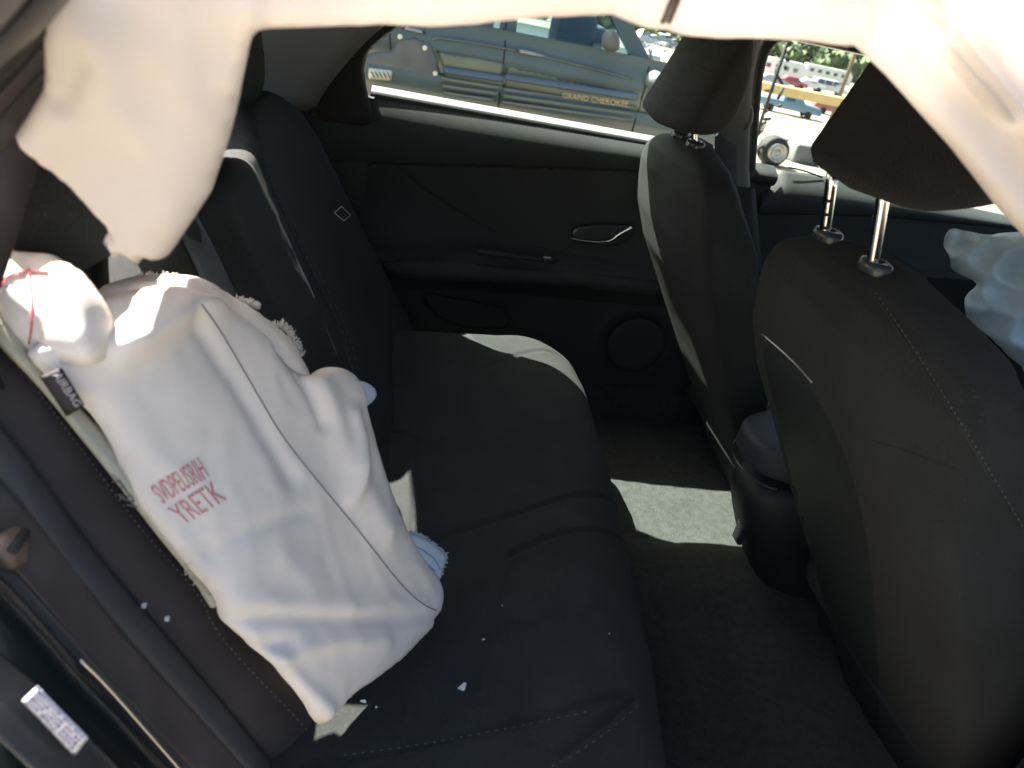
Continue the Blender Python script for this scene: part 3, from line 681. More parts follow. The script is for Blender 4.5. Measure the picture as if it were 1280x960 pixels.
# sill weather strips: inner dark lip, outer sunlit ledge
def sill_strip(name, y0, y1, z0, z1, m, xa=-.61, xb=.30):
    V, F = [], []; n = 40
    for i in range(n):
        x = xa+(xb-xa)*i/(n-1)
        for k in range(9):
            t = k/8; V.append((x, y0+(y1-y0)*t, z0+(z1-z0)*t+.006*math.sin(math.pi*t)))
        V += [(x, y1, z1-.02), (x, y0, z0-.02)]
    for i in range(n-1):
        for k in range(11): F.append((i*11+k, i*11+(k+1) % 11, (i+1)*11+(k+1) % 11, (i+1)*11+k))
    return mesh(name, V, F, m, dr)
sill_strip('inner_weather_strip', .728, .742, .934, .936, 'plastic_pad')
sill_strip('outer_sill', .753, .80, .934, .945, 'sill')
sill_strip('glass_run', .742, .752, .928, .93, 'blackrub')
# glass
gz = [(-.60, .93), (-.634, 1.026), (-.60, 1.09), (-.44, 1.24), (.22, 1.265), (.33, .93)]
Vg = [(x, yD(z)+.008, z) for x, z in gz]; Vg += [(a, b+.004, c) for a, b, c in Vg]
mesh('window_glass', Vg, [(0, 1, 2, 3, 4, 5), (11, 10, 9, 8, 7, 6)], 'glass', dr, smooth=False)
P_ = [(-.62, .90), (-.655, 1.022), (-.625, 1.092), (-.50, 1.205), (-.43, 1.262), (.30, 1.285), (.38, 1.27), (.38, 1.32), (-.6, 1.33), (-1.0, 1.29), (-1.35, 1.10), (-1.5, .90)]
pillow('roof_side_panel', [(x, yD(z)+.03, z) for x, z in P_], (0, 1, .34), .008, .008, .01, 'paint', car, step=.02, smooth=0)
# window frame (rear corner) dark
fr = [(-.735, .86), (-.745, .90), (-.72, .935), (-.675, 1.005), (-.612, 1.09), (-.50, 1.19), (-.42, 1.25), (-.405, 1.235), (-.47, 1.17), (-.59, 1.078), (-.632, 1.022), (-.612, .935), (-.60, .915), (-.60, .86)]
pillow('window_frame', [(x, yD(z)-.035, z) for x, z in fr], (0, -1, -.33), .012, .03, .012, 'plastic', dr, step=.009, smooth=1)
def onfr(q): return W(q, (0, yD(1.0)-.05, 1.0), (0, -1, -.34))
tube('door_seal', [onfr(q) for q in densify([(398, 190), (388, 165), (388, 148), (396, 126), (425, 88), (450, 58), (470, 35), (484, 18)], 2)], .006, 'blackrub', dr, seg=8)
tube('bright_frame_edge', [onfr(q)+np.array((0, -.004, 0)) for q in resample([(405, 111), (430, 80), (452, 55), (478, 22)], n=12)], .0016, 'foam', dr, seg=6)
tube('upper_frame', [(x, yD(1.24)-.0, 1.235+.01*math.cos(x)) for x in np.linspace(-.44, .3, 20)], .026, 'plastic', dr, seg=8)
# handle
hb = pillow('handle_recess', EY([(712, 288), (728, 280), (792, 281), (795, 290), (782, 303), (765, 308), (716, 302)], .703), (0, -1, 0), .004, .004, .003, 'plastic_gloss', dr, step=.004, smooth=1)
P = EY(chaikin([(714, 298), (730, 301), (752, 303), (765, 300), (774, 292), (789, 284)], 2, False), .690); n = len(P)
tube('pull_handle', P, [.0034+.0105*(i/(n-1))**2.4 for i in range(n)], 'chrome', dr, seg=12, ry=.5)
# armrest details
aw = pillow('armrest', EY([(470, 320), (600, 325), (815, 346), (850, 352), (846, 378), (740, 362), (640, 356), (520, 352), (480, 345)], .655), (0, -1, .35), .026, .05, .03, 'plastic_pad', dr, step=.008, smooth=2, keep='arm')
sw = pillow('window_switch_panel', EY([(592, 312), (600, 308), (665, 316), (700, 322), (696, 330), (660, 327), (600, 322)], .648), (0, -.6, .8), .004, .01, .004, 'plastic', dr, step=.005, smooth=1)
pillow('window_switch', EY([(679, 320), (691, 321), (690, 325), (678, 324)], .642), (0, -.7, .6), .003, .004, .002, 'satin', sw, step=.003, smooth=1)
pillow('pocket_panel', EY([(528, 364), (560, 372), (610, 380), (634, 386), (638, 404), (630, 412), (590, 412), (556, 402), (536, 386)], .690), (0, -1, 0), .004, .02, .012, 'door_insert', dr, step=.006)
sg = pillow('speaker_grille', [(float(spk[0]+.085*math.cos(a)), .694, float(spk[2]+.085*math.sin(a))) for a in np.linspace(0, 2*math.pi, 28, endpoint=False)], (0, -1, 0), .008, .02, .02, 'plastic_pad', dr, step=.007, smooth=0, keep='spk')

# ================================================================== FAR FRONT DOOR
df = thing('far_front_door', (.8, .74, .3), 'closed far front door with grey green trim panel beyond the front seats', 'car door')
fs = np.array(pxg([(945, 268), (1100, 272), (1240, 284), (1400, 300)], .70)); fa = np.array(pxg([(945, 338), (1060, 340), (1190, 344), (1400, 365)], .68))
def zsill(x): return float(np.interp(x, [.40, .46, .55, .75, 1.05, 1.6], [.885, .925, .93, .925, .915, .90]))
def fd(x, s):
    z0 = zsill(x); z = .2+(z0-.2)*s; zs, za = zint(fs, x), zint(fa, x); y = .725
    if z > zs: t = (z-zs)/(z0-zs+1e-6); y = .70+.05*t**3-.014*math.sin(math.pi*t)
    elif z > za: t = (z-za)/(zs-za); y = .722-.03*math.exp(-t*7)
    else: y = .665+.05*min(1, (za-z)/.12)
    y += .006*math.exp(-((z-zs)/.003)**2)
    return (x, y, z)
grid('door_panel', fd, np.linspace(.40, 1.6, 120), np.linspace(0, 1, 200), 'plastic_pad', df)
mb = MB(); mb.box((.41, .775, .16), (1.62, .80, .88)); mb.build('outer_skin', 'paint', df, smooth=False)
tube('outer_sill', [(x, .785, zsill(x)-.03) for x in np.linspace(.52, 1.6, 30)], .012, 'plastic', df, seg=8)
Vg = [(.38, .75, .90), (.30, .66, 1.22), (.95, .64, 1.24), (1.6, .73, .92)]; Vg += [(a, b+.004, c) for a, b, c in Vg]
mesh('window_glass', Vg, [(0, 1, 2, 3), (7, 6, 5, 4)], 'glass', df, smooth=False)
tube('window_frame', [bpx(q, .035) for q in densify([(931, 330), (935, 240), (939, 190), (942, 140), (946, 95), (953, 64), (968, 44), (1010, 34), (1060, 34), (1150, 40)], 2)], .014, 'plastic', df, seg=10)
tube('sill_crease', [WY(q, .735) for q in densify([(985, 209), (1005, 213), (1028, 222)], 2)], .002, 'blackrub', df)

# ================================================================== REAR BENCH
bench = thing('rear_bench_seat', (-.35, -.05, .2), 'black cloth rear bench seat with reclined backrest and light stitching', 'car seat')
xf = np.array([(-.70, -.150), (-.56, -.128), (-.466, -.111), (-.266, -.092), (.016, -.064), (.314, -.050), (.42, -.058), (.50, -.085)])
seams_c = [[(470, 672), (520, 667), (600, 652), (700, 628), (790, 606)], [(640, 690), (690, 672), (740, 664), (800, 655)], [(640, 690), (620, 760), (600, 860)],
           [(590, 457), (640, 446), (690, 440), (735, 452)], [(380, 946), (430, 940), (520, 928), (620, 910), (700, 894), (790, 868)], [(455, 535), (500, 530), (522, 545), (518, 670)], [(795, 868), (760, 905), (700, 950)]]
seams_xy = [np.array([WZ(q, .487)[:2] for q in resample(s, n=12)]) for s in seams_c]
def cushion():
    ys = np.linspace(-.70, .515, 250)
    prof = [(-.66, .40), (-.62, .435), (-.56, .462), (-.45, .474), (-.32, .479), (-.20, .487), (-.12, .487), (-.06, .478), (-.02, .460), (0, .43), (-.003, .395), (-.012, .34), (-.03, .27), (-.055, .20), (-.09, .18)]
    P = resample(chaikin([np.array(p) for p in prof], 2, False), n=190)
    V = []
    for y in ys:
        fx = float(np.interp(y, xf[:, 0], xf[:, 1])); e = max(0, (y-.40)/.115); rnd = 1-math.sqrt(max(0, 1-min(1, e)**2.6))
        for (x, z) in P:
            X = x+fx if x > -.3 else x*(1)+fx*max(0, (x+.66)/.36)
            X -= rnd*.05*max(0, min(1, (x+.3)/.25)); Z = z-rnd*.06
            top = max(0, min(1, (z-.43)/.04))
            if x < -.2: top = 1
            Z += top*(-.014*gs(y-.24, .14)*gs(x+.38, .2)-.014*gs(y+.40, .16)*gs(x+.38, .2)+.010*gs(x+.10, .06)*(1-gs(y, .09)*.5)+.003*fbm((x*1.0, y, 3), 6))
            V.append((X, y, Z))
    V = np.array(V); pts = V[:, :2]; topm = np.clip((V[:, 2]-.44)/.02, 0, 1)
    for s in seams_xy: 
        d = segdist(pts, s, False); V[:, 2] -= topm*(.006*gs(d, .0055)-.0022*gs(d, .02))
    n = len(P); F = [(i*n+j, i*n+j+1, (i+1)*n+j+1, (i+1)*n+j) for i in range(len(ys)-1) for j in range(n-1)]
    return V, F
V, F = cushion(); cu = mesh('seat_cushion', V, F, 'fabric', bench, keep='cushion')
stitch('stitching', 'cushion', [(430, 944), (520, 932), (620, 913), (700, 897), (740, 888)], .0006, 'thread_pale', cu)
stitch('stitching', 'cushion', [(690, 958), (720, 942), (760, 915), (800, 880)], .0006, 'thread_pale', cu)
# backrest
BN = np.array((.85, 0, .53)); BN /= np.linalg.norm(BN); BU = np.array((-BN[2], 0, BN[0])); BP = np.array((-.5, 0, .5))
def BW(q, lift=0.0): return W(q, BP+BN*lift, BN)
seams_b = [[(322, 180), (335, 220), (380, 310), (430, 415), (447, 470)], [(286, 165), (320, 230), (355, 310), (385, 375), (430, 470)], [(392, 190), (430, 265), (470, 350), (520, 430)], [(20, 180), (60, 215), (120, 300), (150, 380)]]
seams_bs = [np.array([((p-BP)@BU, p[1]) for p in (BW(q) for q in resample(s, n=14))]) for s in seams_b]
def backrest():
    ys = np.linspace(-.63, .66, 235); ss = np.linspace(-.12, .62, 145); V = []
    for y in ys:
        for s in ss:
            yy = y
            lim = 0
            # outboard edge taper: narrower at the top on the far side
            ymax = float(np.interp(s, [-.12, .2, .3, .39, .46, .50, .53, .62], [.68, .655, .635, .612, .575, .535, .50, .46]))
            if y > 0: yy = y*ymax/.66
            yc_ = -.095+.22*max(0, s-.05)
            h = .018*gs(yy-.54, .07)-.010*gs(yy-.30, .13)-.010*gs(yy+.33, .13)+.026*min(1, max(0, (s-.08)/.2))*(1/(1+math.exp((yy-yc_)/.015)))*(1/(1+math.exp(-(yy-yc_+.22)/.007)))
            h -= .055/(1+math.exp((yy+.33)/.02))
            h += .008*s-.006-.002*math.sin(math.pi*(s+.1)/.6)+.0015*fbm((yy, s, 5), 6)
            top = .505+.045/(1+math.exp(-(yy-.22)/.03))-.055/(1+math.exp((yy+.33)/.02))
            S_ = s
            if s > top-.032:
                t = (s-(top-.032))/(.62-(top-.032)); a = t*math.pi*.75; S_ = top-.032+.032*math.sin(min(a, math.pi/2)); h -= .05*(1-math.cos(min(a, math.pi/2)))+max(0, a-math.pi/2)*.12
            e = max(0, (yy-(ymax-.07))/.07) if yy > 0 else 0
            h -= .05*min(1, e)**2.5
            if yy < -.40: yy = -.40+(yy+.40)*float(np.interp(s, [-.12, .35, .47, .62], [.1, .2, .5, .95]))
            V.append((BP+BU*S_+BN*h+np.array((0, yy, 0))))
    V = np.array(V); q = np.stack([(V-BP)@BU, V[:, 1]], 1)
    for s in seams_bs:
        d = segdist(q, s, False); V -= BN*(.005*gs(d, .004))[:, None]
    n = len(ss); F = [(i*n+j, i*n+j+1, (i+1)*n+j+1, (i+1)*n+j) for i in range(len(ys)-1) for j in range(n-1)]
    return V, F
V, F = backrest(); br = mesh('backrest', V, F, 'fabric', bench, keep='back')
for dx in (0, 6): stitch('stitching', 'back', [(332+dx, 218), (360+dx, 275), (400+dx, 355), (432+dx, 420), (441+dx, 462)], .0007, 'thread_pale', br, dash=9, gap=2)
mb = MB(); mb.box((-1.02, -.62, .2), (-.86, .64, .88)); bx_ = mb.build('backrest_shell', 'plastic', bench, smooth=False)
# child seat anchor marker
P = on('back', [(418, 266), (427, 258), (438, 269), (430, 276), (418, 266)], .002)
if len(P) == 5: tube('anchor_marker', P, .0013, 'isofix', bench, seg=5)
# headrests of the rear bench
def headrest(name, prof, y0, y1, rnd, m, parent, yc=None):
    pts = [(x, (y0+y1)/2, z) for x, z in prof]; h = (y1-y0)/2
    return pillow(name, pts, (0, -1, 0), h, h, rnd, m, parent, step=.008, smooth=2, power=.42)
for y0, y1 in ((.165, .48), (-.54, -.35), (-.265, .065)):  # middle headrest, hidden by the curtain airbag, is widened to shade the backrest
    zt = 1.10 if y0 > -.4 else 1.05; dz = -.02 if y0 > -.1 else -.045
    headrest('headrest', [(-.87, .98+dz), (-.82, .955+dz), (-.785, .97+dz), (-.80, zt-.02), (-.83, zt), (-.91, zt-.01), (-.935, 1.01)], y0, y1, .05, 'fabric', bench)
# side bolster panel towards the door opening, with its stitched edge
bo = ribbon('side_bolster', EY(e_bol_r, -.600), EY(e_bol_l, -.640), .012, .03, 'leatherette', bench, n=90, k=15, keep='bolster')
stitch('stitching', 'bolster', [(q[0]-10, q[1]+6) for q in e_bol_r[1:-2]], .0005, 'thread', bo, dash=5, gap=3)
tg = pillow('airbag_tag', [WY(q, -.627) for q in ((50, 471), (76, 459), (108, 506), (85, 519))], (0, -1, .1), .0015, .0015, .001, 'tag', bench, step=.004, smooth=0, keep='tag', label='small black woven tag reading AIRBAG')
text_on('tag_lettering', 'AIRBAG', [(75, 464), (103, 505), (94, 509.5), (65, 469)], 'tag', 'tagink', tg, lift=.0006)
# right rear belt lying on the backrest
rb = thing('rear_seat_belt', (-.75, -.3, .85), 'grey seat belt webbing running down the near part of the rear backrest', 'seat belt')
A = on('back', resample([(205, 250), (225, 292), (262, 372), (300, 450)], n=10), .014); B_ = on('back', resample([(236, 250), (258, 290), (298, 372), (335, 450)], n=10), .014)
if len(A) > 3 and len(B_) > 3: ribbon('webbing', A, B_, .001, .002, 'webbing', rb, n=24, k=5)

# ================================================================== FRONT SEATS
XR = [(.15, .42), (.30, .33), (.40, .275), (.50, .21), (.64, .132), (.75, .068), (.83, .033), (.93, .006), (.97, .004), (.99, .012), (1.005, .030), (1.012, .05)]
#      z , inboard offset, outboard offset from the seat centre
YW = [(.15, .12, .24), (.30, .14, .26), (.45, .17, .285), (.56, .20, .30), (.66, .225, .30), (.75, .245, .295), (.82, .250, .285), (.88, .243, .292), (.93, .222, .285), (.96, .198, .265), (.98, .165, .238), (.995, .13, .19), (1.005, .09, .12), (1.012, .04, .05)]
def seatback(seat, yc, side, key, ncol=64):
    """side=+1: inboard edge at +y"""
    zs = np.concatenate([np.linspace(.18, .93, 60), np.linspace(.935, 1.012, 22)]); V = []
    for z in zs:
        xr = lerp_tab(XR, z)[0]; wi, wo = lerp_tab(YW, z); th = .115 if z < .9 else .115-.055*((z-.9)/.112)**2
        if z > .985: th = max(.02, th-.03*(z-.985)/.027)
        xc = xr+th/2
        for k in range(ncol):
            t = 2*math.pi*k/ncol; c, s = math.cos(t), math.sin(t)
            wy = (wi if s*side > 0 else (wo if key == 'ns' else min(wo, wi+.01)))
            ex = 2/4.2
            X = xc+(th/2)*math.copysign(abs(c)**(ex if c > 0 else 2/7), c)*1.0
            Y = yc+wy*math.copysign(abs(s)**(2/3.2), s)
            if c > 0 and .45 < z < .93: X += .035*(abs(s)**3)*min(1, (z-.45)/.1)*min(1, (.93-z)/.08)      # bolsters towards the front
            if c < 0: X -= .006*gs(z-.8, .15)*(1-abs(s)**4)
            X += .0015*fbm((X, Y, z), 7)
            V.append((X, Y, z))
    n = ncol; F = [(i*n+k, i*n+(k+1) % n, (i+1)*n+(k+1) % n, (i+1)*n+k) for i in range(len(zs)-1) for k in range(n)]+[tuple(reversed(range(n))), tuple(range((len(zs)-1)*n, len(zs)*n))]
    return mesh('backrest', V, F, 'fabric_warm' if key == 'ns' else 'fabric', seat, keep=key)
def cushion_front(seat, yc):
    V = []; prof = [(.30, .30), (.30, .42), (.36, .47), (.50, .465), (.66, .475), (.78, .485), (.83, .46), (.84, .40), (.82, .30)]
    P = resample(chaikin([np.array(p) for p in prof], 2), n=60, closed=True); ys = np.linspace(-.25, .25, 30)
    for y in ys:
        e = abs(y)/.25; k = 1-.25*e**8; lift = .025*e**3*(1 if e < .97 else .6)
        for x, z in P: V.append((.56+(x-.56)*k, yc+y, .38+(z-.38)*k+(lift if z > .42 else 0)))
    n = len(P); F = [(i*n+j, i*n+(j+1) % n, (i+1)*n+(j+1) % n, (i+1)*n+j) for i in range(len(ys)-1) for j in range(n)]+[tuple(range(n)), tuple(range((len(ys)-1)*n, len(ys)*n))]
    mesh('seat_cushion', V, F, 'fabric', seat)
    for s in (-.2, .2):
        mb = MB(); mb.box((.40, yc+s-.02, .20), (.85, yc+s+.02, .24)); r_ = mb.build('seat_rail', 'plastic', seat, smooth=False)
        for xa in (.44, .76): mb = MB(); mb.box((xa, yc+s-.015, .24), (xa+.06, yc+s+.015, .34)); mb.build('rail_bracket', 'plastic', r_, smooth=False)
def ferrule(seat, p, r=.022):
    V, F = [], []; pr = [(1.0, -.004), (1.05, .002), (.95, .008), (.75, .010), (.38, .009), (.36, .0)]; n = len(pr)
    for k in range(24):
        t = 2*math.pi*k/24
        for a, b in pr: V.append((p[0]+r*a*math.cos(t)*.8, p[1]+r*a*math.sin(t)*1.1, p[2]+b))
    for k in range(24):
        for j in range(n-1): F.append((k*n+j, k*n+j+1, ((k+1) % 24)*n+j+1, ((k+1) % 24)*n+j))
    return mesh('post_guide', V, F, 'plastic_gloss', seat)
# near front seat (passenger side)
ns = thing('front_bucket_seat', (.5, -.345, .2), 'near front seat seen from behind, charcoal cloth with raised headrest on two steel posts', 'car seat')
nb = seatback(ns, -.345, 1, 'ns'); cushion_front(ns, -.345)
hr = headrest('headrest', [(-.036, 1.088), (-.02, 1.083), (.03, 1.095), (.070, 1.112), (.085, 1.14), (.078, 1.22), (.066, 1.272), (.045, 1.292), (.024, 1.28), (.006, 1.225), (-.018, 1.155), (-.033, 1.112)], -.515, -.195, .035, 'fabric_warm', ns)
for q0, q1, holes in (((1028, 312), (1040, 222), True), ((1087, 350), (1105, 240), False)):
    a = W(q0, (0.025, 0, 1.0), (1, 0, .33)); b = W(q1, (0.025, 0, 1.0), (1, 0, .33)); b = b+(b-a)*.12; a2 = a-(b-a)*.4
    P = resample([a2, b], n=8); po = tube('post', P, .0074, 'chrome', hr, seg=18)
    ferrule(ns, (a[0], a[1], 1.004))
    if holes:
        mb = MB()
        for k in range(4):
            c = a+(b-a)*(.14+.165*k); d = (CAM-c); d[2] = 0; d /= np.linalg.norm(d); mb.bar(c+d*.0058, c+d*.0078, .0036, 10)
        mb.build('notch', 'blackrub', hr)
line('side_seam', 'ns', [(1088, 362), (1100, 378), (1125, 415), (1180, 500), (1225, 575), (1275, 660)], .0009, 'blackrub', nb)
stitch('stitching', 'ns', [(1094, 366), (1106, 382), (1131, 418), (1186, 503), (1231, 578), (1281, 663)], .0006, 'thread_pale', nb, dash=4, gap=4)
line('panel_seam', 'ns', [(1083, 550), (1110, 556), (1150, 570), (1200, 588)], .0004, 'blackrub', nb)
h = on('ns', densify([(953, 418), (990, 450), (1015, 478)], 2), .002); tube('trim_edge', h, .0016, 'satin', nb, seg=6)
# dark back shell of the seat, proud of the cloth
sh = on('ns', [(950, 418), (975, 438), (1010, 476), (1042, 530), (1066, 590), (1082, 660), (1094, 760), (1100, 880), (1100, 950), (1045, 952), (1010, 900), (1004, 800), (1000, 720), (992, 640), (980, 570), (964, 500), (950, 450)], .0)
c = np.mean(sh, 0); A_ = np.array(sh)-c; nn_ = np.linalg.svd(A_)[2][2]; nn_ = nn_ if nn_@(CAM-c) > 0 else -nn_
def shell(name, px, key, m, parent, lift=.004):
    # facet patch that follows the seat surface
    bd = resample(chaikin([np.array(q, float) for q in px], 2), step=4, closed=True); mn, mx = bd.min(0), bd.max(0)
    g = np.array([(x, y) for x in np.arange(mn[0], mx[0], 8) for y in np.arange(mn[1], mx[1], 8)]); ins = np.zeros(len(g), bool); j = len(bd)-1
    for i in range(len(bd)):
        a, b = bd[i], bd[j]; ins ^= ((a[1] > g[:, 1]) != (b[1] > g[:, 1])) & (g[:, 0] < (b[0]-a[0])*(g[:, 1]-a[1])/((b[1]-a[1]) or 1e-9)+a[0]); j = i
    g = g[ins]; g = g[segdist(g, bd) > 3]; r = delaunay_2d_cdt([Vector(q) for q in np.concatenate([bd, g])], [], [list(range(len(bd)))], 1, 1e-6)
    Q = np.array([tuple(q) for q in r[0]]); d = segdist(Q, bd); V = []; ok = True
    for q, dd in zip(Q, d):
        h = on(key, [q], 0)
        if h:
            _, nrm, _, _ = BV[key].find_nearest(Vector(h[0])); nrm = np.array(nrm); nrm = nrm if nrm@(CAM-h[0]) > 0 else -nrm
            V.append(h[0]+nrm*lift*min(1, dd/8)-nrm*(.001 if dd < 1 else 0))
        else: V.append(None)
    F = [tuple(f) for f in r[2] if all(V[i] is not None for i in f)]; V = [v if v is not None else np.zeros(3) for v in V]
    used = sorted({i for f in F for i in f}); mp = {o: k for k, o in enumerate(used)}
    o = mesh(name, [V[i] for i in used], [tuple(mp[i] for i in f) for f in F], m, parent)
    return o
shell('back_shell', [(951, 424), (975, 436), (1008, 474), (1042, 530), (1066, 590), (1084, 660), (1096, 760), (1102, 900), (1100, 1010), (1030, 1010), (1012, 860), (1004, 740), (994, 640), (982, 572), (966, 505), (953, 455)], 'ns', 'plastic', nb)
# far front seat (driver side)
fsx = thing('front_bucket_seat', (.5, .36, .2), 'far front seat beside the door pillar, black cloth with lowered headrest', 'car seat')
fb = seatback(fsx, .365, -1, 'fs'); cushion_front(fsx, .365)
hf = headrest('headrest', [(-.052, 1.040), (-.034, 1.028), (.01, 1.026), (.050, 1.034), (.078, 1.066), (.088, 1.13), (.074, 1.20), (.06, 1.235), (.03, 1.245), (.006, 1.215), (-.018, 1.14), (-.048, 1.066)], .210, .525, .035, 'fabric', fsx)
for q in ((827, 170), (843, 182), (855, 186)):
    pass
for yy in (.415, .315):
    a = np.array((.035, yy, 1.005)); b = a+np.array((-.02, 0, .06)); tube('post', resample([a-np.array((-.02, 0, .06)), b], n=6), .0063, 'chrome', hf, seg=16); ferrule(fsx, a+np.array((0, 0, .003)))
h = on('fs', densify([(788, 246), (796, 258), (806, 276)], 2), .002)
if len(h) > 2: tube('trim_edge', h, .0018, 'satin', fb, seg=6)

# centre console
cc = thing('center_console', (.4, 0, .25), 'dark centre console with rounded grey armrest lid between the front seats', 'console')
cz = .0
def console_fn(z0, z1, x0, x1, hw, name, m, rx=.05):
    V, F = [], []; n = 40; lv = 12
    xa_ = x0
    for i in range(lv):
        t = i/(lv-1); z = z0+(z1-z0)*t; k = 1-.12*(abs(2*t-1))**6; x0 = xa_+(.13*(1-t)**1.3 if z1 < .49 else 0)
        for j in range(n):
            a = 2*math.pi*j/n; c, s = math.cos(a), math.sin(a)
            V.append(((x0+x1)/2+(x1-x0)/2*k*math.copysign(abs(c)**.5, c), cz+hw*k*math.copysign(abs(s)**.6, s), z-.05*max(0, ((x0+x1)/2-((x0+x1)/2+(x1-x0)/2*c))/(x1-x0))*t))
    F = [(i*n+j, i*n+(j+1) % n, (i+1)*n+(j+1) % n, (i+1)*n+j) for i in range(lv-1) for j in range(n)]+[tuple(reversed(range(n))), tuple(range((lv-1)*n, lv*n))]
    return mesh(name, V, F, m, cc)
console_fn(.492, .585, .18, .66, .092, 'armrest_lid', 'console')
console_fn(.20, .488, .185, .70, .092, 'console_body', 'plastic')
P = [(.19+.02*math.cos(a)-.0, cz+.088*math.sin(a), .492) for a in np.linspace(math.pi*.5, math.pi*1.5, 20)]
P = [(.225-.045*math.cos(a)**1, cz+.088*math.sin(a), .490-.004*math.cos(a)) for a in np.linspace(-math.pi/2, math.pi/2, 24)]
tube('lid_edge', P, .0025, 'plastic_gloss', cc, seg=8)
mb = MB(); p = WX((930, 650), .232); mb.box((.226, p[1]-.02, .31), (.236, p[1]+.012, .39)); bevel(mb.build('console_vent', 'plastic_gloss', cc), .003)

# ================================================================== AIRBAGS
def folds(specs, plane, nz=None):
    """specs: (pixel polyline, width m, height m, one_sided)"""
    def f(V2, p0, u, v):
        out = np.zeros(len(V2))
        for poly, wd, ht, *sd in specs:
            Q = np.array([((W(q, p0, plane)-p0)@u, (W(q, p0, plane)-p0)@v) for q in resample(chaikin(poly, 2, False), n=16)])
            d = segdist(V2, Q, False); k = gs(d, wd)
            if sd and sd[0]:
                # side by sign of cross product with overall direction
                t = Q[-1]-Q[0]; s = (t[0]*(V2[:, 1]-Q[0][1])-t[1]*(V2[:, 0]-Q[0][0])); s = np.sign(s)*sd[0]
                k = np.where(s > 0, k, gs(d, wd*.18))
            out += ht*k
        if nz:
            sc, am = nz[:2]; out += np.array([am*fbm((a, b, 2.3), sc, 5) for a, b in V2])
        if nz and len(nz) > 2: out += np.array([nz[2]*(1-2*abs(noise.noise(Vector((a*19, b*11, 7.1)))))**3-nz[2]*.5*(1-2*abs(noise.noise(Vector((a*27+4, b*33, 1.1)))))**4 for a, b in V2])
        return out
    return f
A0 = WY((100, 400), -.57); B0_ = WZ((400, 905), .505); C0 = WZ((550, 740), .515)
bn = np.cross(B0_-A0, C0-A0); bn /= np.linalg.norm(bn); bn = bn if bn@(CAM-A0) > 0 else -bn
print('bag normal', bn, 'pts', A0, B0_, C0, 'sun.n', np.dot(bn, np.array(SUN)))
def BG(q, lift=0): return W(q, A0+bn*lift, bn)
sa = thing('side_airbag', (float(A0[0]), float(A0[1]), float(A0[2])), 'deflated white side airbag with red print drooping over the rear bench', 'airbag')
back = pillow('rear_lobe', [BG(q, -.03) for q in [(105, 400), (118, 362), (140, 352), (180, 343), (215, 345), (250, 353), (285, 366), (305, 380), (330, 398), (352, 415), (368, 440), (380, 462), (384, 500), (340, 560), (200, 560), (110, 480)]], bn, .02, .015, .03, 'bag', sa, step=.007, smooth=1,
              disp=folds([([(130, 420), (190, 380), (240, 358)], .02, .012), ([(300, 400), (340, 440), (370, 500)], .015, .008)], bn, (14, .006)))
main_out = [(30, 448), (40, 428), (75, 405), (104, 385), (128, 372), (170, 362), (205, 358), (240, 365), (275, 378), (310, 400), (345, 432), (372, 470), (384, 470), (405, 461), (430, 462), (448, 474), (455, 490), (459, 520), (470, 560), (485, 610), (505, 655), (530, 700), (548, 722), (553, 745), (548, 768), (535, 790), (500, 825), (470, 848), (440, 868), (415, 895), (402, 907), (388, 900), (370, 870), (330, 828), (296, 795), (272, 770), (264, 742), (238, 712), (205, 672), (172, 628), (148, 575), (118, 525), (90, 495)]
F_MAIN = [
    ([(160, 440), (240, 520), (300, 620), (330, 700)], .07, .006), ([(384, 474), (398, 500), (430, 590), (470, 660)], .020, .009), ([(345, 440), (372, 480), (392, 530)], .008, -.008),
    ([(262, 772), (330, 769), (420, 775), (548, 772)], .006, -.005), ([(290, 750), (400, 757), (520, 755)], .012, .0035), ([(205, 360), (200, 400), (150, 430)], .02, .008),
    ([(250, 690), (300, 660), (370, 640)], .008, -.003), ([(340, 700), (420, 760)], .02, .003), ([(128, 440), (190, 400), (260, 372)], .014, .014), ([(340, 820), (400, 800), (470, 800)], .012, .006),
    ([(225, 400), (280, 480), (350, 600)], .010, -.006), ([(300, 800), (350, 842), (400, 890)], .01, .008), ([(280, 800), (330, 808), (350, 806)], .006, -.006), ([(430, 520), (440, 560), (425, 620)], .012, .010), ([(150, 590), (200, 620), (260, 700)], .015, -.004)]
mainb = pillow('main_panel', [BG(q) for q in main_out], bn, .014, .016, .03, 'bag', sa, step=.0055, smooth=1, disp=folds(F_MAIN, bn, (14, .0014, .0013)), power=.5, keep='bag')
pillow('folded_lobe', [BG(q, -.02) for q in [(380, 500), (384, 468), (405, 458), (432, 460), (450, 474), (458, 500), (455, 560), (400, 560)]], bn, .008, .02, .02, 'bag', sa, step=.006, disp=folds([([(400, 475), (430, 480), (445, 500)], .01, .008)], bn))
pillow('cloth_flap', [BG(q, -.03) for q in [(440, 478), (452, 476), (462, 480), (468, 492), (465, 503), (456, 510), (444, 512)]], bn, .012, .01, .012, 'bluecloth', sa, step=.004)
bl = pillow('torn_flap', [BG(q, .0) for q in [(500, 666), (512, 664), (528, 670), (545, 682), (557, 692), (555, 704), (550, 715), (550, 728), (535, 720), (515, 705), (500, 690)]], bn, .008, .012, .012, 'bluecloth', sa, step=.004, smooth=1, keep='flap')
for pts in ([(516, 682), (530, 688), (545, 700), (550, 712)], [(514, 690), (528, 700), (544, 714)]):
    h = on('flap', densify(pts, 2), .001); tube('thread_line', h, .0006, 'bluethread', bl, seg=5)
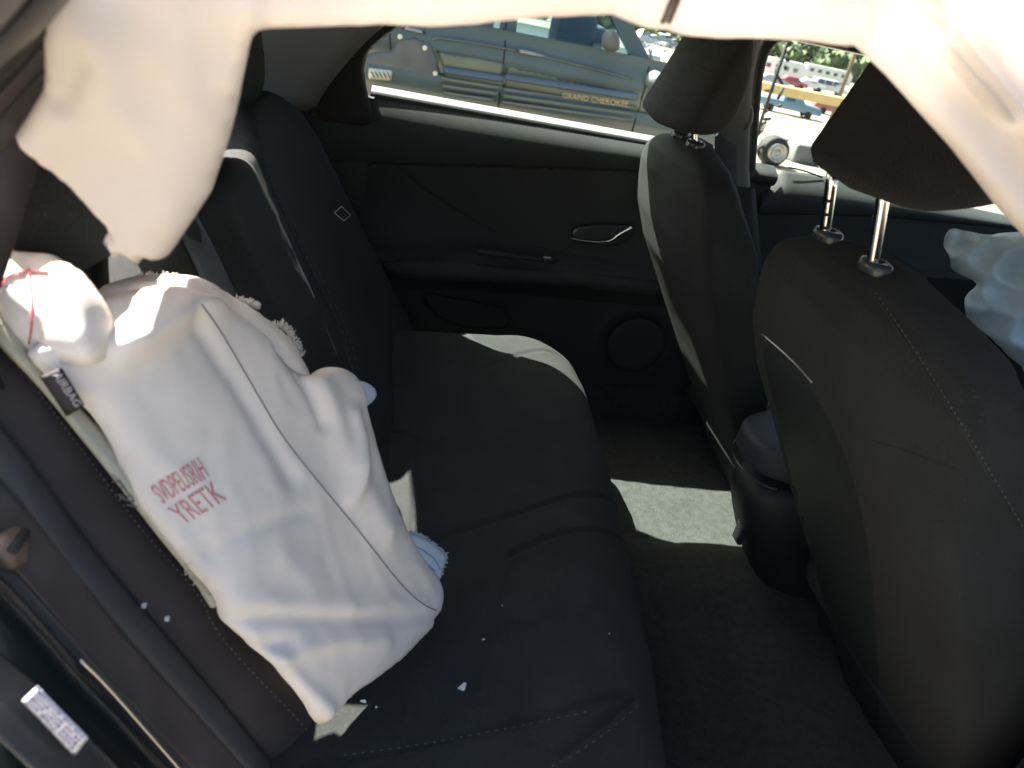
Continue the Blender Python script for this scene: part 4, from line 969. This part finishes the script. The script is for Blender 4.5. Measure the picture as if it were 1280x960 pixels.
# left lobe (sunlit) and fleece behind the seam
ln_ = np.array((.30, -.60, .74)); L0_ = WY((60, 400), -.585)
def BL(q, lift=0): return W(q, L0_+ln_*lift, ln_)
LL = [(-70, 330), (-20, 318), (20, 313), (45, 315), (70, 322), (82, 335), (102, 345), (122, 368), (142, 392), (146, 430), (124, 462), (80, 462), (24, 436), (-40, 375)]
lob = pillow('upper_lobe', [BL(q) for q in LL], ln_, .016, .02, .035, 'bag', sa, step=.006, smooth=1, disp=folds([([(30, 330), (38, 400), (36, 440)], .012, -.008), ([(90, 350), (100, 420), (110, 480)], .02, .012), ([(0, 370), (30, 400)], .015, .008)], ln_, (12, .003, .002)), keep='lobe')
for pts in ([(0, 352), (14, 342), (34, 338), (60, 340)], [(36, 335), (40, 370), (40, 410), (36, 430)], [(0, 360), (6, 350)]):
    h = on('lobe', densify(pts, 2), .001)
    if len(h) > 2: tube('thread_line', h, .0007, 'redthread', lob, seg=5)
ribbon('fleece_edge', [BG(q, .0) for q in [(-40, 385), (0, 428), (50, 478), (100, 540), (150, 602), (200, 668), (245, 722), (268, 760)]], [BG(q, -.01) for q in [(-10, 380), (30, 430), (90, 500), (150, 560), (185, 610), (225, 665), (255, 710), (274, 742)]], .003, .01, 'foam', sa, n=60, k=7, towards=bn)
pillow('yellow_backing', [BG(q, -.06) for q in [(-60, 270), (-10, 280), (20, 300), (42, 318), (40, 360), (-60, 380)]], bn, .006, .006, .01, 'foam', sa, step=.008)
# frays: short threads along torn edges
def fray(name, path, lift, ln, num, m, up_px, parent=sa):
    mb = MB(); P = resample(path, n=num)
    for q in P:
        for _ in range(3):
            a = BG(q, lift+random.uniform(-.004, .004)); b = BG((q[0]+up_px[0]*random.uniform(.2, 1)+random.gauss(0, 4), q[1]+up_px[1]*random.uniform(.2, 1)+random.gauss(0, 3)), lift+random.uniform(-.006, .01))
            d = (b-a); b = a+d*min(1, ln/np.linalg.norm(d)); mb.bar(a, b, random.uniform(.00035, .0008), 4)
    mb.build(name, m, parent, kind='stuff')
fray('frayed_edge', [(175, 346), (210, 346), (245, 353)], -.03, .006, 30, 'bag', (2, -6))
fray('frayed_edge', [(292, 378), (305, 380), (320, 386)], -.028, .009, 34, 'bag', (6, -10))
fray('frayed_edge', [(338, 412), (348, 408), (358, 416), (366, 432), (374, 448)], -.028, .011, 50, 'bag', (8, -11))
fray('frayed_edge', [(512, 664), (528, 670), (545, 682), (557, 692), (555, 704), (550, 718)], .0, .005, 60, 'bluecloth', (6, 2))
fray('frayed_edge', [(150, 602), (160, 616), (172, 634)], .02, .014, 6, 'thread', (-14, -8)); fray('frayed_edge', [(232, 706), (245, 722), (262, 742)], .015, .006, 14, 'foam', (-6, 6))
line('seam_thread', 'bag', [(252, 380), (275, 412), (318, 486), (352, 545), (400, 605), (450, 665), (500, 730), (528, 756), (550, 765)], .0007, 'thread', mainb)
text_on('printed_line', 'SVDPEUSRIH', [(187, 609), (247, 571), (262, 596), (204, 630)], 'bag', 'red', mainb, lift=.0008)
text_on('printed_line', 'YRETK', [(209, 636), (266, 601), (284, 624), (230, 656)], 'bag', 'red', mainb, lift=.0008)

# curtain airbag hanging from the near roof rail, close to the camera
YC = -.665
CO = [(62, -200), (66, -60), (66, 0), (62, 60), (60, 108), (18, 172), (52, 202), (100, 246), (143, 280), (131, 297), (140, 305), (149, 315), (160, 304), (169, 310), (178, 320), (187, 306), (200, 312), (216, 308), (228, 292), (238, 276), (268, 232), (290, 165), (308, 90), (318, 45), (326, 27),
      (400, 27), (480, 23), (540, 27), (600, 22), (700, 13), (760, 10), (800, 28), (850, 41), (900, 45), (1000, 45), (1060, 50), (1100, 88), (1180, 178), (1235, 250), (1280, 298), (1330, 350), (1420, 380), (1420, 100), (1400, -200)]
def YCW(q): return W(q, (0, YC, 1.2), (0, -1, -.22))
cur = thing('curtain_airbag', (-.4, YC, 1.27), 'large cream curtain airbag hanging from the near roof rail across the top', 'airbag')
F_CUR = [([(90, 0), (100, 80), (60, 170)], .02, .012), ([(150, 60), (170, 180), (190, 300)], .03, .016), ([(235, 0), (250, 120), (225, 250)], .02, .012), ([(110, 60), (90, 110)], .010, -.012), ([(326, -60), (318, 20), (300, 90)], .008, .010),
         ([(330, 0), (600, 5), (760, -5), (1060, 20)], .02, .014), ([(1135, -20), (1180, 60), (1240, 130), (1330, 210)], .012, .022, 1), ([(1060, 20), (1120, 90), (1200, 190), (1290, 290)], .018, .012), ([(1110, -60), (1070, 40)], .012, -.010), ([(1200, -20), (1280, 100)], .02, -.012), ([(840, -40), (835, 30)], .008, -.006)]
def cdisp(V2, p0, u, v):
    return folds(F_CUR, (0, -1, -.22), (7, .005, .0012))(V2, p0, u, v)
cpan = pillow('fabric_panel', [YCW(q) for q in CO], (0, -1, -.22), .009, .009, .014, 'curtain', cur, step=.005, smooth=0, disp=cdisp, keep='cur')
h = [on('cur', [q], .001) for q in densify([(852, -12), (842, 8), (832, 26)], 1)]
mb = MB()
for k in range(2):
    hh = [x[0] for x in (on('cur', [(852-k*8-t*16, -10+t*38)], .0012) for t in np.linspace(0, 1, 6)) if x]
    for a, b in zip(hh[:-1], hh[1:]): mb.bar(a, b, .0018)
mb.build('tether_mark', 'rust', cpan)

# blue steering airbag seen past the near seat
# near doors of the same car: front one closed, rear one swung open beside the camera
SB = [(1176, 292), (1184, 284), (1200, 288), (1222, 294), (1250, 290), (1300, 285), (1340, 300), (1360, 540), (1310, 530), (1280, 500), (1250, 460), (1225, 430), (1200, 405), (1186, 385), (1184, 374), (1192, 360), (1203, 350), (1184, 338), (1176, 318)]
bb = thing('steering_airbag', tuple(float(v) for v in WY((1250, 380), .25)), 'crumpled pale blue airbag hanging beyond the near front seat', 'airbag')
def crump(V2, p0, u, v):
    o = []
    for a, b in V2:
        d = noise.voronoi(Vector((a*16, b*16, .3)), distance_metric='DISTANCE')[0]; o.append(.05*d[0]-.03*(d[1]-d[0])+.008*fbm((a, b, 1), 25))
    return np.array(o)
pillow('airbag_cloth', [WY(q, .25) for q in SB], (-.35, -1, .25), .03, .03, .05, 'bluebag', bb, step=.008, smooth=1, disp=crump)

db = thing('dashboard', (1.4, 0, .3), 'black dashboard at the front of the cabin beyond the pale blue airbag', 'dashboard')
mb = MB(); mb.box((1.22, -.70, .30), (1.72, .70, .90)); bevel(mb.build('dashboard_body', 'plastic', db), .06)
mb = MB(); mb.box((1.17, -.60, .62), (1.24, -.10, .76)); bevel(mb.build('glove_box', 'plastic', db), .015)
nd = thing('near_front_door', (.9, -.76, .3), 'closed near front door of the same car, just right of the view', 'car door')
mb = MB(); mb.box((.38, -.76, .22), (1.65, -.71, .92)); bevel(mb.build('door_panel', 'plastic_pad', nd), .015)
mb = MB(); mb.box((.36, -.82, .16), (1.67, -.762, .925)); bevel(mb.build('outer_skin', 'paint', nd), .02)
tube('window_frame', [(.37, -.75, .92), (.35, -.66, 1.2), (.45, -.63, 1.26), (1.0, -.64, 1.24), (1.65, -.74, .93)], .018, 'paint', nd)
mb = MB(); mb.box((.22, -.79, .15), (.355, -.70, .95)); mb.build('pillar_core', 'paint', car, smooth=False)
tube('pillar_trim', [(.29, -.72, .93), (.26, -.66, 1.12), (.24, -.63, 1.26)], .05, 'leatherette', car)
mb = MB(); mb.box((-.62, -.84, .14), (.9, -.745, .225)); bevel(mb.build('sill_beam', 'paint', car), .02)
od = thing('near_rear_door', (.33, -.80, .3), 'near rear door of the same car swung wide open, right of the view', 'car door'); od.rotation_euler = (0, 0, math.radians(72))
mb = MB(); mb.box((.33-.98, -.84, .22), (.33, -.80, .92)); ob_ = bevel(mb.build('outer_skin', 'paint', od), .02)
mb = MB(); mb.box((.33-.93, -.80, .26), (.33-.03, -.75, .90)); bevel(mb.build('door_panel', 'plastic_pad', od), .015)
tube('window_frame', [(.33-.96, -.80, .92), (.33-.80, -.78, 1.08), (.33-.60, -.73, 1.22), (.33-.1, -.70, 1.25), (.33-.02, -.79, .92)], .018, 'paint', od)
# ================================================================== crumbs on the bench
LBL = {(454, 878): 'small pale crumb in the sunlit corner of the bench cushion below the airbag', (604, 800): 'tiny crumb in the middle of the cushion, just above the large chip',
       (468, 449): 'tiny crumb at the foot of the backrest near the far door', (762, 793): 'tiny crumb close to the front edge of the cushion', (470, 884): 'tiny crumb at the shade edge beside the sunlit cushion corner', (628, 757): 'tiny crumb on the cushion right of the airbag tip'}
for q, r in (((578, 861), .0075), ((454, 878), .0035), ((604, 800), .002), ((468, 449), .002), ((762, 793), .0018), ((470, 884), .002), ((628, 757), .0016)):
    h = on('cushion', [q], .001)
    if not h: continue
    V = [Vector((random.gauss(0, 1), random.gauss(0, 1), random.gauss(0, .6))).normalized()*r*random.uniform(.7, 1.1) for _ in range(9)]
    bm = bmesh.new(); [bm.verts.new(v) for v in V]; bmesh.ops.convex_hull(bm, input=bm.verts); me = bpy.data.meshes.new('glass_crumb'); bm.to_mesh(me); bm.free(); me.materials.append(M['crumb'])
    o = bpy.data.objects.new('glass_crumb', me); S.collection.objects.link(o); o.location = tuple(h[0]+np.array((0, 0, r*.4)))
    props(o, 'largest pale chip lying on the front half of the black bench cushion' if r > .007 else LBL[q], 'glass crumb', 'glass crumbs on the bench')
for q in ((180, 757), (209, 773)):
    h = on('bolster', [q], .0008)
    if h:
        mb = MB(); mb.box(h[0]-.0018, h[0]+.0018); mb.build('glass_crumb', 'crumb', label='tiny pale glass crumb on the side bolster, '+('the upper one near the seal' if q[0] == 180 else 'the lower one near the stitched edge'), cat='glass crumb', group='glass crumbs on the bolster', smooth=False)
print('tris', sum(len(o.data.polygons) for o in S.objects if o.type == 'MESH'))
